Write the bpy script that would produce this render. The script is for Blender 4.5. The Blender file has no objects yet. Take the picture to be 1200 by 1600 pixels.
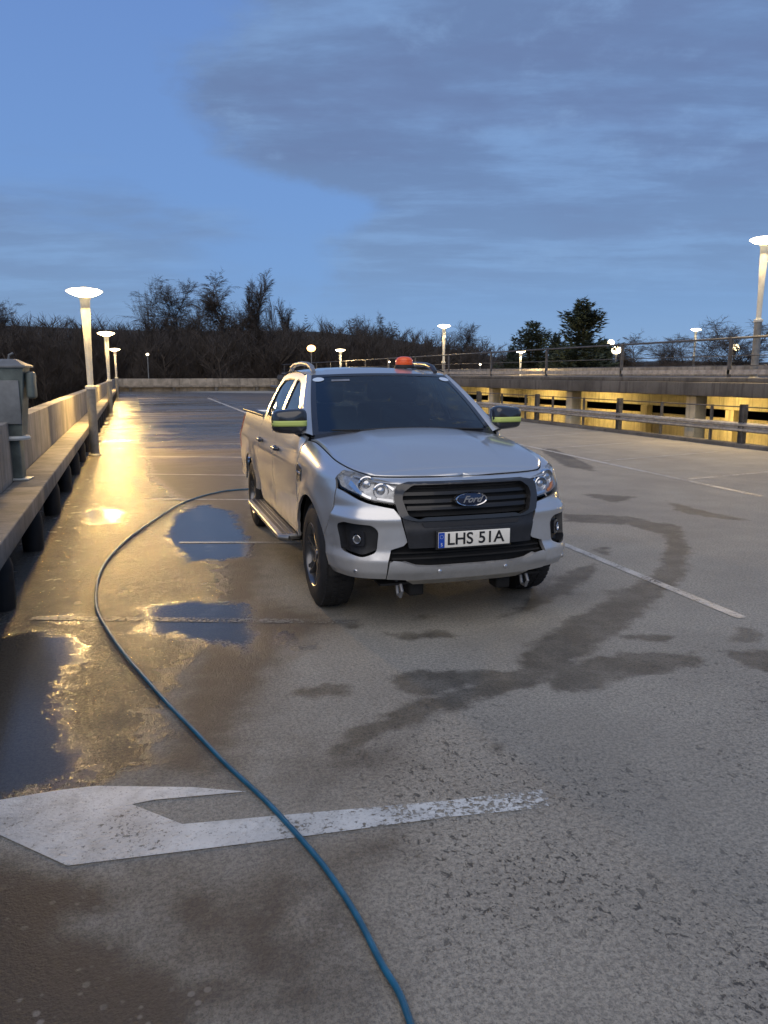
import bpy, bmesh, math, random
import numpy as np
from mathutils import Vector, Matrix, noise
from mathutils.geometry import delaunay_2d_cdt
PI = math.pi
scn = bpy.context.scene
COL = scn.collection
random.seed(7)

# ------------------------------------------------------------------ camera
F, CX, CY, CAM_H = 1200.0, 600.0, 800.0, 1.72
VX, VY = 200.0, 584.0
TH = math.atan((CY-VY)/F)
YAW = math.atan((CX-VX)*math.cos(TH)/F)
cam = bpy.data.cameras.new('camera'); cam_o = bpy.data.objects.new('camera', cam); COL.objects.link(cam_o)
cam.sensor_fit = 'VERTICAL'; cam.sensor_height = 24; cam.lens = 18.0
cam.clip_start = 0.05; cam.clip_end = 4000
cam_o.location = (0, 0, CAM_H); cam_o.rotation_euler = (PI/2-TH, 0, -YAW)
scn.camera = cam_o
scn.render.resolution_x = 768; scn.render.resolution_y = 1024
FW = (math.sin(YAW), math.cos(YAW)); RT = (math.cos(YAW), -math.sin(YAW))

def ray(x, y):
    dx = x-CX; dz = -F*math.sin(TH)-(y-CY)*math.cos(TH); dy = F*math.cos(TH)-(y-CY)*math.sin(TH)
    return (RT[0]*dx+FW[0]*dy, RT[1]*dx+FW[1]*dy, dz)
def G(x, y, z=0.0):                     # measured point of the photo -> place on the level z
    r = ray(x, y); k = (z-CAM_H)/r[2]
    return (r[0]*k, r[1]*k)
def AZ(x, D):                           # direction of a photo column at ground distance D
    r = ray(x, 584); L = math.hypot(r[0], r[1])
    return (r[0]/L*D, r[1]/L*D)

# ------------------------------------------------------------------ view, sky, sun
scn.view_settings.view_transform = 'Standard'; scn.view_settings.look = 'None'
scn.view_settings.exposure = 0.0; scn.view_settings.gamma = 1.0
scn.render.engine = 'CYCLES'

def ramp(nt, pts, interp='LINEAR'):
    n = nt.nodes.new('ShaderNodeValToRGB'); cr = n.color_ramp; cr.interpolation = interp
    while len(cr.elements) > 1: cr.elements.remove(cr.elements[-1])
    for i, (p, c) in enumerate(pts):
        e = cr.elements[0] if i == 0 else cr.elements.new(p)
        e.position = p
        e.color = (c, c, c, 1) if not hasattr(c, '__len__') else (c[0], c[1], c[2], 1)
    return n
class NT:
    """small node-graph writer"""
    def __init__(s, nt): s.nt = nt; s.L = nt.links
    def n(s, t, **k):
        o = s.nt.nodes.new('ShaderNode'+t)
        for a, b in k.items(): setattr(o, a, b)
        return o
    def lk(s, a, b): s.L.new(a, b)
    def setin(s, sock, v):
        if hasattr(v, 'is_output') or isinstance(v, bpy.types.NodeSocket): s.lk(v, sock)
        elif v is not None:
            if sock.type == 'RGBA' and hasattr(v, '__len__') and len(v) == 3: v = (*v, 1)
            sock.default_value = v
    def math(s, op, a, b=None, c=None, clamp=False):
        o = s.n('Math', operation=op); o.use_clamp = clamp
        s.setin(o.inputs[0], a)
        if b is not None: s.setin(o.inputs[1], b)
        if c is not None: s.setin(o.inputs[2], c)
        return o.outputs[0]
    def mix(s, f, a, b, mode='MIX'):
        o = s.n('Mix', data_type='RGBA', blend_type=mode)
        s.setin(o.inputs[0], f); s.setin(o.inputs[6], a); s.setin(o.inputs[7], b)
        return o.outputs[2]
    def noise(s, vec, scale, detail=3, rough=.5, dist=0, out=0):
        o = s.n('TexNoise'); o.inputs['Scale'].default_value = scale
        o.inputs['Detail'].default_value = detail; o.inputs['Roughness'].default_value = rough
        o.inputs['Distortion'].default_value = dist
        if vec is not None: s.lk(vec, o.inputs['Vector'])
        return o.outputs[out]
    def map(s, vec, scale=(1,1,1), rot=(0,0,0), loc=(0,0,0)):
        o = s.n('Mapping'); o.inputs['Scale'].default_value = scale
        o.inputs['Rotation'].default_value = rot; o.inputs['Location'].default_value = loc
        s.lk(vec, o.inputs['Vector']); return o.outputs[0]
    def ss(s, v, lo, hi):
        o = s.n('MapRange', interpolation_type='SMOOTHSTEP')
        s.setin(o.inputs[0], v); o.inputs[1].default_value = lo; o.inputs[2].default_value = hi
        return o.outputs[0]

world = bpy.data.worlds.new('World'); scn.world = world; world.use_nodes = True
wn = world.node_tree; wn.nodes.clear(); W = NT(wn)
SUN_EL, SUN_AZ = math.radians(1.5), math.radians(250)
sky = W.n('TexSky', sky_type='NISHITA'); sky.sun_disc = False
sky.sun_elevation = SUN_EL; sky.sun_rotation = SUN_AZ
sky.air_density = 1.0; sky.dust_density = 0.3; sky.ozone_density = 6.0
tc = W.n('TexCoord').outputs['Generated']
rot = W.n('VectorRotate', rotation_type='Z_AXIS'); W.lk(tc, rot.inputs['Vector']); rot.inputs['Angle'].default_value = YAW
sep = W.n('SeparateXYZ'); W.lk(rot.outputs[0], sep.inputs[0])
sx, sy, sz = sep.outputs
el = sz
clear = ramp(wn, [(0.0, (.250,.400,.630)), (.09, (.200,.355,.640)), (.2, (.175,.320,.620)), (.42, (.145,.265,.570)), (1, (.090,.180,.42))])
W.lk(el, clear.inputs[0])
# cloud deck: a high layer, pattern laid on a plane above the place
zc = W.math('ADD', W.math('MAXIMUM', sz, 0.0), 0.10)
cu = W.math('DIVIDE', sx, zc); cv = W.math('DIVIDE', sy, zc)
comb = W.n('CombineXYZ'); W.lk(cu, comb.inputs[0]); W.lk(cv, comb.inputs[1])
n1 = W.noise(W.map(comb.outputs[0], (1.0, 1.3, 1), loc=(3.1, 1.7, 0)), .9, 8, .6, .2)
n2 = W.noise(W.map(comb.outputs[0], (.9, 1.5, 1), loc=(9.1, 4.7, 0)), 1.5, 7, .62, .15)
n5 = W.noise(W.map(comb.outputs[0], (.45, 1.8, 1), loc=(2.1, 8.7, 0)), 1.7, 7, .6, .1)
n3 = W.noise(W.map(tc, (2.2, 2.2, 9), loc=(1, 5, 2)), 2.2, 5, .55, .2)
n6 = W.noise(W.map(tc, (1, 1, 1.8), loc=(4, 1, 7)), 7, 7, .62, .1)
# western edge of the cloud bank as a function of height
ed = ramp(wn, [(0.0, 0.4003), (0.0192, 0.4003), (0.0822, 0.4052), (0.1091, 0.4241), (0.1354, 0.418), (0.1589, 0.404), (0.1795, 0.4344), (0.1975, 0.4678), (0.2146, 0.419), (0.2308, 0.3682), (0.2488, 0.3061), (0.2767, 0.2839), (0.3061, 0.2567), (0.3379, 0.2507), (0.3639, 0.2628), (0.392, 0.2817), (0.5, 0.3), (1, 0.4)])
W.lk(el, ed.inputs[0])
az = W.math('DIVIDE', sx, W.math('MAXIMUM', sy, .02))
azn = W.math('MULTIPLY_ADD', az, 1.0, .5)
behind = W.math('LESS_THAN', sy, .02)
edge = W.math('SUBTRACT', azn, ed.outputs[0])
ew = W.math('ADD', edge, W.math('ADD', W.math('MULTIPLY', W.math('SUBTRACT', n1, .5), .05), W.math('MULTIPLY', W.math('SUBTRACT', n6, .5), .22)))
bank = W.ss(ew, -.02, .055)
bank = W.math('MULTIPLY', bank, W.ss(el, .03, .15))
# low bank at the left horizon
lowb = W.math('MULTIPLY', W.ss(W.math('ADD', W.math('MULTIPLY', azn, -1.0), W.math('MULTIPLY', n3, .5)), -.18, .12), W.ss(W.math('ADD', el, W.math('MULTIPLY', n3, -.22)), .13, .03))
cov = W.math('MAXIMUM', bank, W.math('MULTIPLY', lowb, .95))
beh_c = W.ss(n1, .35, .6)
cov = W.math('ADD', W.math('MULTIPLY', cov, W.math('SUBTRACT', 1.0, behind)), W.math('MULTIPLY', beh_c, behind))
gaps = W.ss(W.math('ADD', W.math('MULTIPLY', n2, .6), W.math('MULTIPLY', n5, .4)), .44, .64)
cc = W.mix(gaps, (.150,.225,.390), (.205,.335,.575))
n4 = W.noise(W.map(comb.outputs[0], (1.0, 1.4, 1), loc=(2.1, 7.7, 0)), .8, 6, .6, .2)
cc = W.mix(W.math('MULTIPLY', W.ss(n4, .46, .62), .7), cc, (.143,.197,.345))
wisp = W.math('MULTIPLY', W.ss(n6, .52, .70), W.ss(n5, .44, .58))
cc = W.mix(W.math('MULTIPLY', wisp, .6), cc, (.235,.370,.60))
cc = W.mix(W.math('MULTIPLY', W.ss(el, .30, .02), .65), cc, (.235,.380,.610))
skyc = W.mix(W.math('MULTIPLY', cov, .93), clear.outputs[0], cc)
below = W.math('LESS_THAN', sz, -0.01)
skyc = W.mix(below, skyc, (.03,.03,.035))
nis = W.mix(1.0, sky.outputs[0], (.045,.045,.045), 'MULTIPLY')
tot = W.mix(1.0, skyc, nis, 'ADD')
bg = W.n('Background'); W.lk(tot, bg.inputs[0]); bg.inputs[1].default_value = 1.0
wo = W.n('OutputWorld'); W.lk(bg.outputs[0], wo.inputs[0])

sun = bpy.data.lights.new('sun', 'SUN'); sun.energy = 1.75; sun.angle = math.radians(75); sun.color = (1, .87, .70)
sun_o = bpy.data.objects.new('sun', sun); COL.objects.link(sun_o)
sun_o.rotation_euler = (math.radians(42), 0, math.radians(-28))

# ------------------------------------------------------------------ helpers
def tag(o, label=None, cat=None, group=None, kind=None):
    if label: o['label'] = label
    if cat: o['category'] = cat
    if group: o['group'] = group
    if kind: o['kind'] = kind
    return o
def empty(name, loc=(0,0,0), rz=0.0, **k):
    o = bpy.data.objects.new(name, None); o.empty_display_size = .2; COL.objects.link(o)
    o.location = loc; o.rotation_euler = (0, 0, rz); return tag(o, **k)
def copy_tree(o, parent=None):
    c = o.copy(); COL.objects.link(c)
    if parent: c.parent = parent
    for ch in list(o.children): copy_tree(ch, c)
    return c
class MB:
    def __init__(s): s.v = []; s.f = []; s.sm = []
    def add(s, vs, fs, smooth=False):
        b = len(s.v); s.v += [tuple(map(float, p)) for p in vs]
        for f in fs: s.f.append(tuple(i+b for i in f)); s.sm.append(smooth)
        return s
    def box(s, x0, x1, y0, y1, z0, z1, rot=None, c=None):
        vs = [Vector((x, y, z)) for z in (z0, z1) for y in (y0, y1) for x in (x0, x1)]
        if rot is not None:
            c = Vector(c if c else ((x0+x1)/2, (y0+y1)/2, (z0+z1)/2))
            vs = [c+rot @ (p-c) for p in vs]
        return s.add(vs, [(0,2,3,1),(4,5,7,6),(0,1,5,4),(2,6,7,3),(1,3,7,5),(0,4,6,2)])
    def bevbox(s, x0, x1, y0, y1, z0, z1, r=.01, rot=None, c=None):
        bm = bmesh.new(); bmesh.ops.create_cube(bm, size=1)
        bmesh.ops.scale(bm, vec=(x1-x0, y1-y0, z1-z0), verts=bm.verts)
        bmesh.ops.bevel(bm, geom=bm.edges[:], offset=min(r, .49*min(x1-x0, y1-y0, z1-z0)), segments=3, affect='EDGES', profile=.5)
        m = Vector(((x0+x1)/2, (y0+y1)/2, (z0+z1)/2))
        vs = [p.co+m for p in bm.verts]
        if rot is not None:
            c = Vector(c) if c else m
            vs = [c+rot @ (p-c) for p in vs]
        bm.verts.index_update()
        s.add(vs, [[q.index for q in f.verts] for f in bm.faces], True); bm.free(); return s
    def tube(s, pts, r, n=8, cap=True, smooth=True):
        pts = [Vector(p) for p in pts]; rs = r if hasattr(r, '__len__') else [r]*len(pts)
        vs = []; up = None
        for i, p in enumerate(pts):
            t = (pts[min(i+1, len(pts)-1)]-pts[max(i-1, 0)]).normalized()
            if up is None:
                a = Vector((0,0,1)) if abs(t.z) < .9 else Vector((1,0,0))
                up = (a-t*a.dot(t)).normalized()
            else:
                up = (up-t*up.dot(t)).normalized()
            sd = t.cross(up)
            for k in range(n):
                q = 2*PI*k/n; vs.append(p+(up*math.cos(q)+sd*math.sin(q))*rs[i])
        fs = []
        for i in range(len(pts)-1):
            for k in range(n):
                fs.append((i*n+k, i*n+(k+1)%n, (i+1)*n+(k+1)%n, (i+1)*n+k))
        s.add(vs, fs, smooth)
        if cap:
            s.add(vs[:n], [tuple(range(n))[::-1]]); s.add(vs[-n:], [tuple(range(n))])
        return s
    def lathe(s, prof, c=(0,0,0), axis='z', n=32, smooth=True):   # prof: (r, h)
        vs = []
        for r, h in prof:
            for k in range(n):
                a = 2*PI*k/n; x, y = r*math.cos(a), r*math.sin(a)
                p = {'z': (x, y, h), 'x': (h, x, y), 'y': (y, h, x)}[axis]
                vs.append((p[0]+c[0], p[1]+c[1], p[2]+c[2]))
        fs = [(i*n+k, i*n+(k+1)%n, (i+1)*n+(k+1)%n, (i+1)*n+k) for i in range(len(prof)-1) for k in range(n)]
        return s.add(vs, fs, smooth)
    def prism(s, poly, d0, d1, plane='xy', smooth=False):  # convex/ngon outline extruded
        n = len(poly)
        def P(a, b, d): return {'xy': (a, b, d), 'xz': (a, d, b), 'yz': (d, a, b)}[plane]
        vs = [P(a, b, d0) for a, b in poly]+[P(a, b, d1) for a, b in poly]
        return s.add(vs, [tuple(range(n))[::-1], tuple(range(n, 2*n))]+[(i, (i+1)%n, (i+1)%n+n, i+n) for i in range(n)], smooth)
    def grid(s, P, nu, nv, smooth=True, flip=False):    # P(u,v) u,v in 0..1
        vs = [P(i/nu, j/nv) for j in range(nv+1) for i in range(nu+1)]
        fs = []
        for j in range(nv):
            for i in range(nu):
                a = j*(nu+1)+i; q = (a, a+1, a+nu+2, a+nu+1)
                fs.append(q[::-1] if flip else q)
        return s.add(vs, fs, smooth)
    def build(s, name, mat, parent=None, weld=False, **k):
        me = bpy.data.meshes.new(name); me.from_pydata(s.v, [], s.f)
        me.polygons.foreach_set('use_smooth', s.sm)
        me.materials.append(mat)
        bm = bmesh.new(); bm.from_mesh(me)
        if weld: bmesh.ops.remove_doubles(bm, verts=bm.verts, dist=1e-5)
        if len(bm.faces) < 200000: bmesh.ops.recalc_face_normals(bm, faces=bm.faces)
        for e in bm.edges:
            if len(e.link_faces) == 2 and e.calc_face_angle(0) > .7: e.smooth = False
        bm.to_mesh(me); bm.free(); me.update()
        o = bpy.data.objects.new(name, me); COL.objects.link(o)
        if parent: o.parent = parent
        return tag(o, **k)

def text_obj(name, txt, size, mat, M, parent, depth=.001, shear=0, sx=1.0, width=None):
    cu = bpy.data.curves.new(name, 'FONT'); cu.body = txt; cu.size = size; cu.extrude = depth
    cu.align_x = 'CENTER'; cu.align_y = 'CENTER'; cu.shear = shear; cu.offset = .0016 if size > .05 else 0; cu.resolution_u = 6
    t = bpy.data.objects.new(name, cu); COL.objects.link(t)
    dg = bpy.context.evaluated_depsgraph_get()
    me = bpy.data.meshes.new_from_object(t.evaluated_get(dg)); bpy.data.objects.remove(t)
    me.name = name; me.materials.clear(); me.materials.append(mat)
    xs = [v.co.x for v in me.vertices]
    k = sx if width is None else width/(max(xs)-min(xs))
    me.transform(M @ Matrix.Diagonal((k, 1, 1, 1)))
    o = bpy.data.objects.new(name, me); COL.objects.link(o); o.parent = parent; return o

# ------------------------------------------------------------------ materials
def mat(name, col=(.5,.5,.5), rough=.5, metal=0.0, coat=0.0, emis=None, es=0.0, var=.0, vs=4.0, bump=0.0, bs=60.0, spec=.5, rvar=0.0, streak=0.0):
    m = bpy.data.materials.new(name); m.use_nodes = True; nt = m.node_tree; N = NT(nt)
    b = nt.nodes['Principled BSDF']
    b.inputs['Roughness'].default_value = rough; b.inputs['Metallic'].default_value = metal
    b.inputs['Coat Weight'].default_value = coat; b.inputs['Coat Roughness'].default_value = .04
    b.inputs['Specular IOR Level'].default_value = spec
    b.inputs['Base Color'].default_value = (*col, 1)
    tcn = N.n('TexCoord').outputs['Object']
    if var > 0:
        nz = N.noise(tcn, vs, 5, .6)
        f = N.ss(nz, .3, .7)
        cc_ = N.mix(f, tuple(c*(1-var) for c in col), tuple(min(1, c*(1+var)) for c in col))
        if streak > 0:
            n2_ = N.noise(N.map(tcn, (1, 2.6, .22)), 2.4, 6, .7); n3_ = N.noise(tcn, 17, 4, .7)
            cc_ = N.mix(N.math('MULTIPLY', N.ss(n2_, .48, .66), streak), cc_, tuple(c*.38 for c in col))
            cc_ = N.mix(N.math('MULTIPLY', N.ss(n3_, .56, .68), streak*.6), cc_, tuple(c*.55 for c in col))
        N.lk(cc_, b.inputs['Base Color'])
    if rvar > 0:
        nz = N.noise(tcn, vs*1.7, 4, .6)
        N.lk(N.math('MULTIPLY_ADD', nz, rvar*2, rough-rvar), b.inputs['Roughness'])
    if bump > 0:
        bn = N.n('Bump'); bn.inputs['Strength'].default_value = bump; bn.inputs['Distance'].default_value = .01
        N.lk(N.noise(tcn, bs, 3, .6), bn.inputs['Height']); N.lk(bn.outputs[0], b.inputs['Normal'])
    if emis:
        b.inputs['Emission Color'].default_value = (*emis, 1); b.inputs['Emission Strength'].default_value = es
    return m
def glass_mat(name, tint, r0=.06, rough=.01, gcol=(1,1,1)):
    m = bpy.data.materials.new(name); m.use_nodes = True; nt = m.node_tree; nt.nodes.clear(); N = NT(nt)
    tr = N.n('BsdfTransparent'); tr.inputs[0].default_value = (*tint, 1)
    gl = N.n('BsdfGlossy'); gl.inputs['Roughness'].default_value = rough; gl.inputs['Color'].default_value = (*gcol, 1)
    fr = N.n('Fresnel'); gm = N.n('NewGeometry')
    N.lk(N.math('MULTIPLY_ADD', gm.outputs['Backfacing'], 1/1.5-1.5, 1.5), fr.inputs[0])
    f = N.math('MULTIPLY_ADD', fr.outputs[0], 1.0, r0, clamp=True)
    mx = N.n('MixShader'); N.lk(f, mx.inputs[0]); N.lk(tr.outputs[0], mx.inputs[1]); N.lk(gl.outputs[0], mx.inputs[2])
    o = N.n('OutputMaterial'); N.lk(mx.outputs[0], o.inputs[0]); return m

M = {}
def paint_mat():
    m = bpy.data.materials.new('silver_paint'); m.use_nodes = True; nt = m.node_tree; N = NT(nt); b = nt.nodes['Principled BSDF']
    t = N.n('TexCoord').outputs['Object']
    geo = N.n('SeparateXYZ'); N.lk(t, geo.inputs[0])
    dirt = N.math('MULTIPLY', N.ss(geo.outputs[2], .85, .35), N.ss(N.noise(t, 5, 6, .65), .35, .7))
    N.lk(N.mix(N.math('MULTIPLY', dirt, .55), (.60,.61,.62), (.27,.25,.22)), b.inputs['Base Color'])
    fl = N.noise(t, 900, 1, .5)
    N.lk(N.math('MULTIPLY_ADD', dirt, .3, N.math('MULTIPLY_ADD', fl, .08, .27)), b.inputs['Roughness'])
    N.lk(N.math('MULTIPLY_ADD', dirt, -.5, .72), b.inputs['Metallic'])
    b.inputs['Coat Weight'].default_value = .8; b.inputs['Coat Roughness'].default_value = .06
    bn = N.n('Bump'); bn.inputs['Strength'].default_value = .03; bn.inputs['Distance'].default_value = .01
    N.lk(N.noise(t, 3.0, 2, .5), bn.inputs['Height']); N.lk(bn.outputs[0], b.inputs['Normal']); N.lk(bn.outputs[0], b.inputs['Coat Normal'])
    return m
M['paint'] = paint_mat()
M['skid'] = mat('grey_tan_plastic', (.32,.30,.26), .5, .2, var=.15, vs=9)
M['black'] = mat('black_plastic', (.018,.019,.022), .45, var=.2, vs=20, bump=.1, bs=300)
M['gloss'] = mat('dark_gloss', (.028,.03,.036), .18, 0, .6)
M['under'] = mat('underbody', (.012,.012,.012), .8, var=.3)
M['surr'] = mat('grille_surround', (.05,.05,.052), .3, .4, .4, var=.1)
M['bar'] = mat('grille_bar', (.018,.018,.018), .35, .3, .2)
M['chrome'] = mat('chrome', (.75,.76,.78), .12, 1)
M['refl'] = mat('reflector', (.62,.63,.65), .22, .9)
M['hlback'] = mat('lamp_housing', (.42,.43,.44), .38, .6, .3, var=.3, vs=30)
M['tyre'] = mat('tyre_rubber', (.016,.016,.017), .75, var=.3, vs=12, bump=.3, bs=90)
M['rim'] = mat('rim_alloy', (.13,.13,.135), .30, .8, .3, var=.1)
M['rimdark'] = mat('rim_dark', (.04,.04,.043), .35, .5)
M['glass'] = glass_mat('tinted_glass', (.20,.24,.27), .04)
M['wind'] = glass_mat('windscreen_glass', (.17,.21,.24), .06)
M['lens'] = glass_mat('lamp_lens', (.93,.94,.95), -.01, .02)
M['interior'] = mat('cabin_trim', (.022,.023,.026), .7)
M['hiviz'] = mat('hiviz_yellow', (.55,.64,.17), .5, emis=(.6,.85,.05), es=0.0)
M['amber'] = mat('amber_plastic', (.75,.10,.01), .25, 0, .5, emis=(1,.13,.01), es=.10)
M['amberdk'] = mat('amber_indicator', (.7,.22,.02), .3, 0, .5)
M['red'] = mat('tail_red', (.35,.01,.01), .2, 0, .6)
M['plate'] = mat('plate_white', (.88,.85,.76), .4, var=.03)
M['plateblue'] = mat('plate_blue', (.01,.07,.45), .4)
M['ink'] = mat('plate_ink', (.012,.012,.014), .5)
M['white'] = mat('white_mark', (.75,.78,.80), .4)
M['badge'] = mat('badge_blue', (.012,.022,.06), .15, .3, 1)
M['alu'] = mat('step_aluminium', (.30,.29,.27), .38, .85, var=.2, vs=14)
M['sticker'] = mat('windscreen_sticker', (.55,.66,.80), .5)
M['concrete'] = mat('parapet_concrete', (.25,.232,.205), .8, var=.28, vs=1.3, bump=.35, bs=22, rvar=.12, streak=.6)
M['conc2'] = mat('ledge_concrete', (.20,.185,.165), .75, var=.3, vs=2.1, bump=.3, bs=26, rvar=.15, streak=.7)
M['concdark'] = mat('weathered_concrete', (.10,.097,.093), .85, var=.35, vs=.8, bump=.3, bs=15, streak=.6)
M['galv'] = mat('galvanised_steel', (.30,.31,.33), .5, .5, var=.25, vs=6)
M['darksteel'] = mat('dark_steel', (.09,.093,.10), .6, .4, var=.3, vs=5)
M['pole'] = mat('pole_paint', (.50,.52,.50), .45, .1, var=.12, vs=5)
M['poledk'] = mat('pole_lower_paint', (.17,.18,.185), .5, .2, var=.2, vs=6)
M['rubber'] = mat('black_rubber', (.012,.012,.013), .7, var=.3)
M['box'] = mat('grey_green_enamel', (.13,.155,.142), .5, .2, var=.25, vs=6, bump=.1, bs=40)
M['yellowwall'] = mat('painted_wall', (.66,.60,.44), .8, var=.2, vs=.9, streak=.55)
M['terrain'] = mat('dark_earth', (.022,.020,.015), .95, var=.4, vs=.05)
M['bark'] = mat('bark', (.075,.068,.06), .9, var=.3, vs=3)
M['twig'] = mat('bare_twigs', (.058,.048,.041), .9, var=.25, vs=.5)
M['twig2'] = mat('bare_twigs_grey', (.075,.07,.066), .9, var=.25, vs=.5)
M['needle'] = mat('conifer_needles', (.020,.034,.024), .8, var=.45, vs=.9)
def lamp_mat(name, col, s): return mat(name, (.9,.88,.8), .4, emis=col, es=s)
M['lamp'] = lamp_mat('lamp_diffuser', (1,.76,.40), 9)
M['lampR'] = lamp_mat('lamp_diffuser_neutral', (1,.80,.46), 10)
M['lampO'] = lamp_mat('sodium_diffuser', (1,.50,.14), 6)
M['lampF'] = lamp_mat('far_lamp_diffuser', (1,.82,.55), 8)
M['tubeL'] = lamp_mat('ceiling_tube', (1,.68,.21), 115)
def hose_mat():
    m = mat('blue_rubber_hose', (.008,.105,.20), .42, 0, 0, var=.25, vs=8); return m
M['hose'] = hose_mat()

# ------------------------------------------------------------------ deck surface
PUD = [
 [(-160,990),(0,992),(60,980),(135,992),(146,1030),(116,1056),(108,1110),(132,1160),(162,1206),(150,1228),(0,1248),(-170,1262)],
 [(222,944),(300,936),(398,942),(412,995),(400,1026),(330,1008),(212,992)],
 [(262,806),(318,786),(368,800),(396,846),(402,872),(290,880),(250,842)],
 [(416,986),(452,984),(486,1012),(480,1024),(436,1022)],
 [(60,964),(110,956),(150,966),(150,976),(90,978)],
 [(394,938),(410,936),(418,950),(400,952)],
 [(120,800),(160,790),(200,800),(186,818),(130,822)],
]
WET = [
 [(-260,1260),(0,1245),(150,1232),(210,1220),(225,1150),(262,1060),(320,990),(345,930),(335,870),(300,800),(238,745),(226,690),(222,640),(214,618),(186,612),(150,700),(-60,900)],
]
DAMP = [
 [(-300,1310),(60,1352),(160,1368),(215,1400),(200,1432),(120,1446),(200,1470),(300,1512),(372,1530),(340,1580),(330,1700),(-300,1700)],
 [(430,1130),(520,1140),(640,1100),(690,1190),(640,1240),(480,1262),(390,1235),(400,1170)],
 [(420,1320),(640,1285),(640,1330),(560,1400),(590,1500),(610,1640),(330,1640),(330,1560),(480,1470)],
 [(120,1352),(330,1335),(560,1325),(600,1640),(250,1640)],
 [(200,1230),(380,1235),(400,1150),(470,1020),(560,970),(430,930),(430,860),(400,760),(392,690),(440,640),(480,615),(210,612),(225,740),(290,800),(325,900),(240,1100)],
 [(250,870),(400,868),(520,930),(900,940),(880,900),(560,880),(420,840),(290,850)],
]
STN = [
 [(490,1180),(560,1132),(640,1102),(700,1078),(800,1044),(826,1008),(900,962),(985,917),(1028,892),(1040,850),(1035,815),(1062,822),(1080,862),(1070,902),(1030,937),(985,977),(960,992),(880,1052),(840,1070),(760,1092),(700,1112),(600,1152),(530,1186)],
 [(600,1062),(640,1047),(760,1048),(810,1052),(740,1076),(640,1087)],
 [(852,1062),(900,1035),(960,1020),(1080,1019),(1106,1034),(1060,1046),(980,1060),(920,1082),(870,1080)],
 [(1120,1014),(1200,1018),(1270,1048),(1210,1054),(1150,1036)],
 [(1138,1002),(1155,980),(1180,984),(1192,1004)],
 [(780,966),(850,922),(900,886),(932,881),(926,901),(890,926),(840,952)],
 [(456,1082),(500,1068),(556,1070),(540,1086),(490,1093)],
 [(308,1094),(330,1084),(348,1092),(325,1101)],
 [(757,1160),(780,1156),(798,1163),(777,1176)],
 [(880,803),(980,806),(1050,822),(1045,838),(980,820),(880,815)],
 [(838,699),(870,702),(925,728),(930,737),(880,728)],
 [(940,922),(985,918),(1000,928),(950,932)], [(960,990),(1050,992),(1040,1004),(980,1000)],
 [(1040,782),(1110,800),(1180,815),(1120,810),(1060,800)], [(900,770),(1000,776),(960,786)],
 [(930,858),(950,854),(955,866),(940,868)], [(540,975),(566,972),(570,980),(548,982)], [(640,962),(670,960),(668,970),(642,970)],
 [(288,812),(330,815),(392,836),(396,848),(330,838),(290,824)],
 [(195,853),(215,850),(220,857),(200,858)],
 [(600,990),(680,985),(720,995),(640,1000)],
]
def sdf_mask(VXY, polys, soft):
    out = np.zeros(len(VXY))
    for poly in polys:
        w = np.array([G(x, y) for x, y in poly])
        lo, hi = w.min(0)-1.2, w.max(0)+1.2
        sel = np.where((VXY[:,0] > lo[0]) & (VXY[:,0] < hi[0]) & (VXY[:,1] > lo[1]) & (VXY[:,1] < hi[1]))[0]
        if len(sel) == 0: continue
        p = VXY[sel]; d = np.full(len(p), 1e9); ins = np.zeros(len(p), bool)
        for i in range(len(w)):
            a, b = w[i], w[(i+1) % len(w)]; e = b-a; q = p-a
            t = np.clip((q@e)/max(e@e, 1e-9), 0, 1); dd = q-t[:,None]*e
            d = np.minimum(d, np.hypot(dd[:,0], dd[:,1]))
            c = ((a[1] > p[:,1]) != (b[1] > p[:,1])) & (p[:,0] < (b[0]-a[0])*(p[:,1]-a[1])/((b[1]-a[1]) if abs(b[1]-a[1]) > 1e-9 else 1e-9)+a[0])
            ins ^= c
        s = np.where(ins, d, -d)
        m = np.clip(.5+s/(2*soft), 0, 1)
        out[sel] = np.maximum(out[sel], m)
    return out

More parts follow.
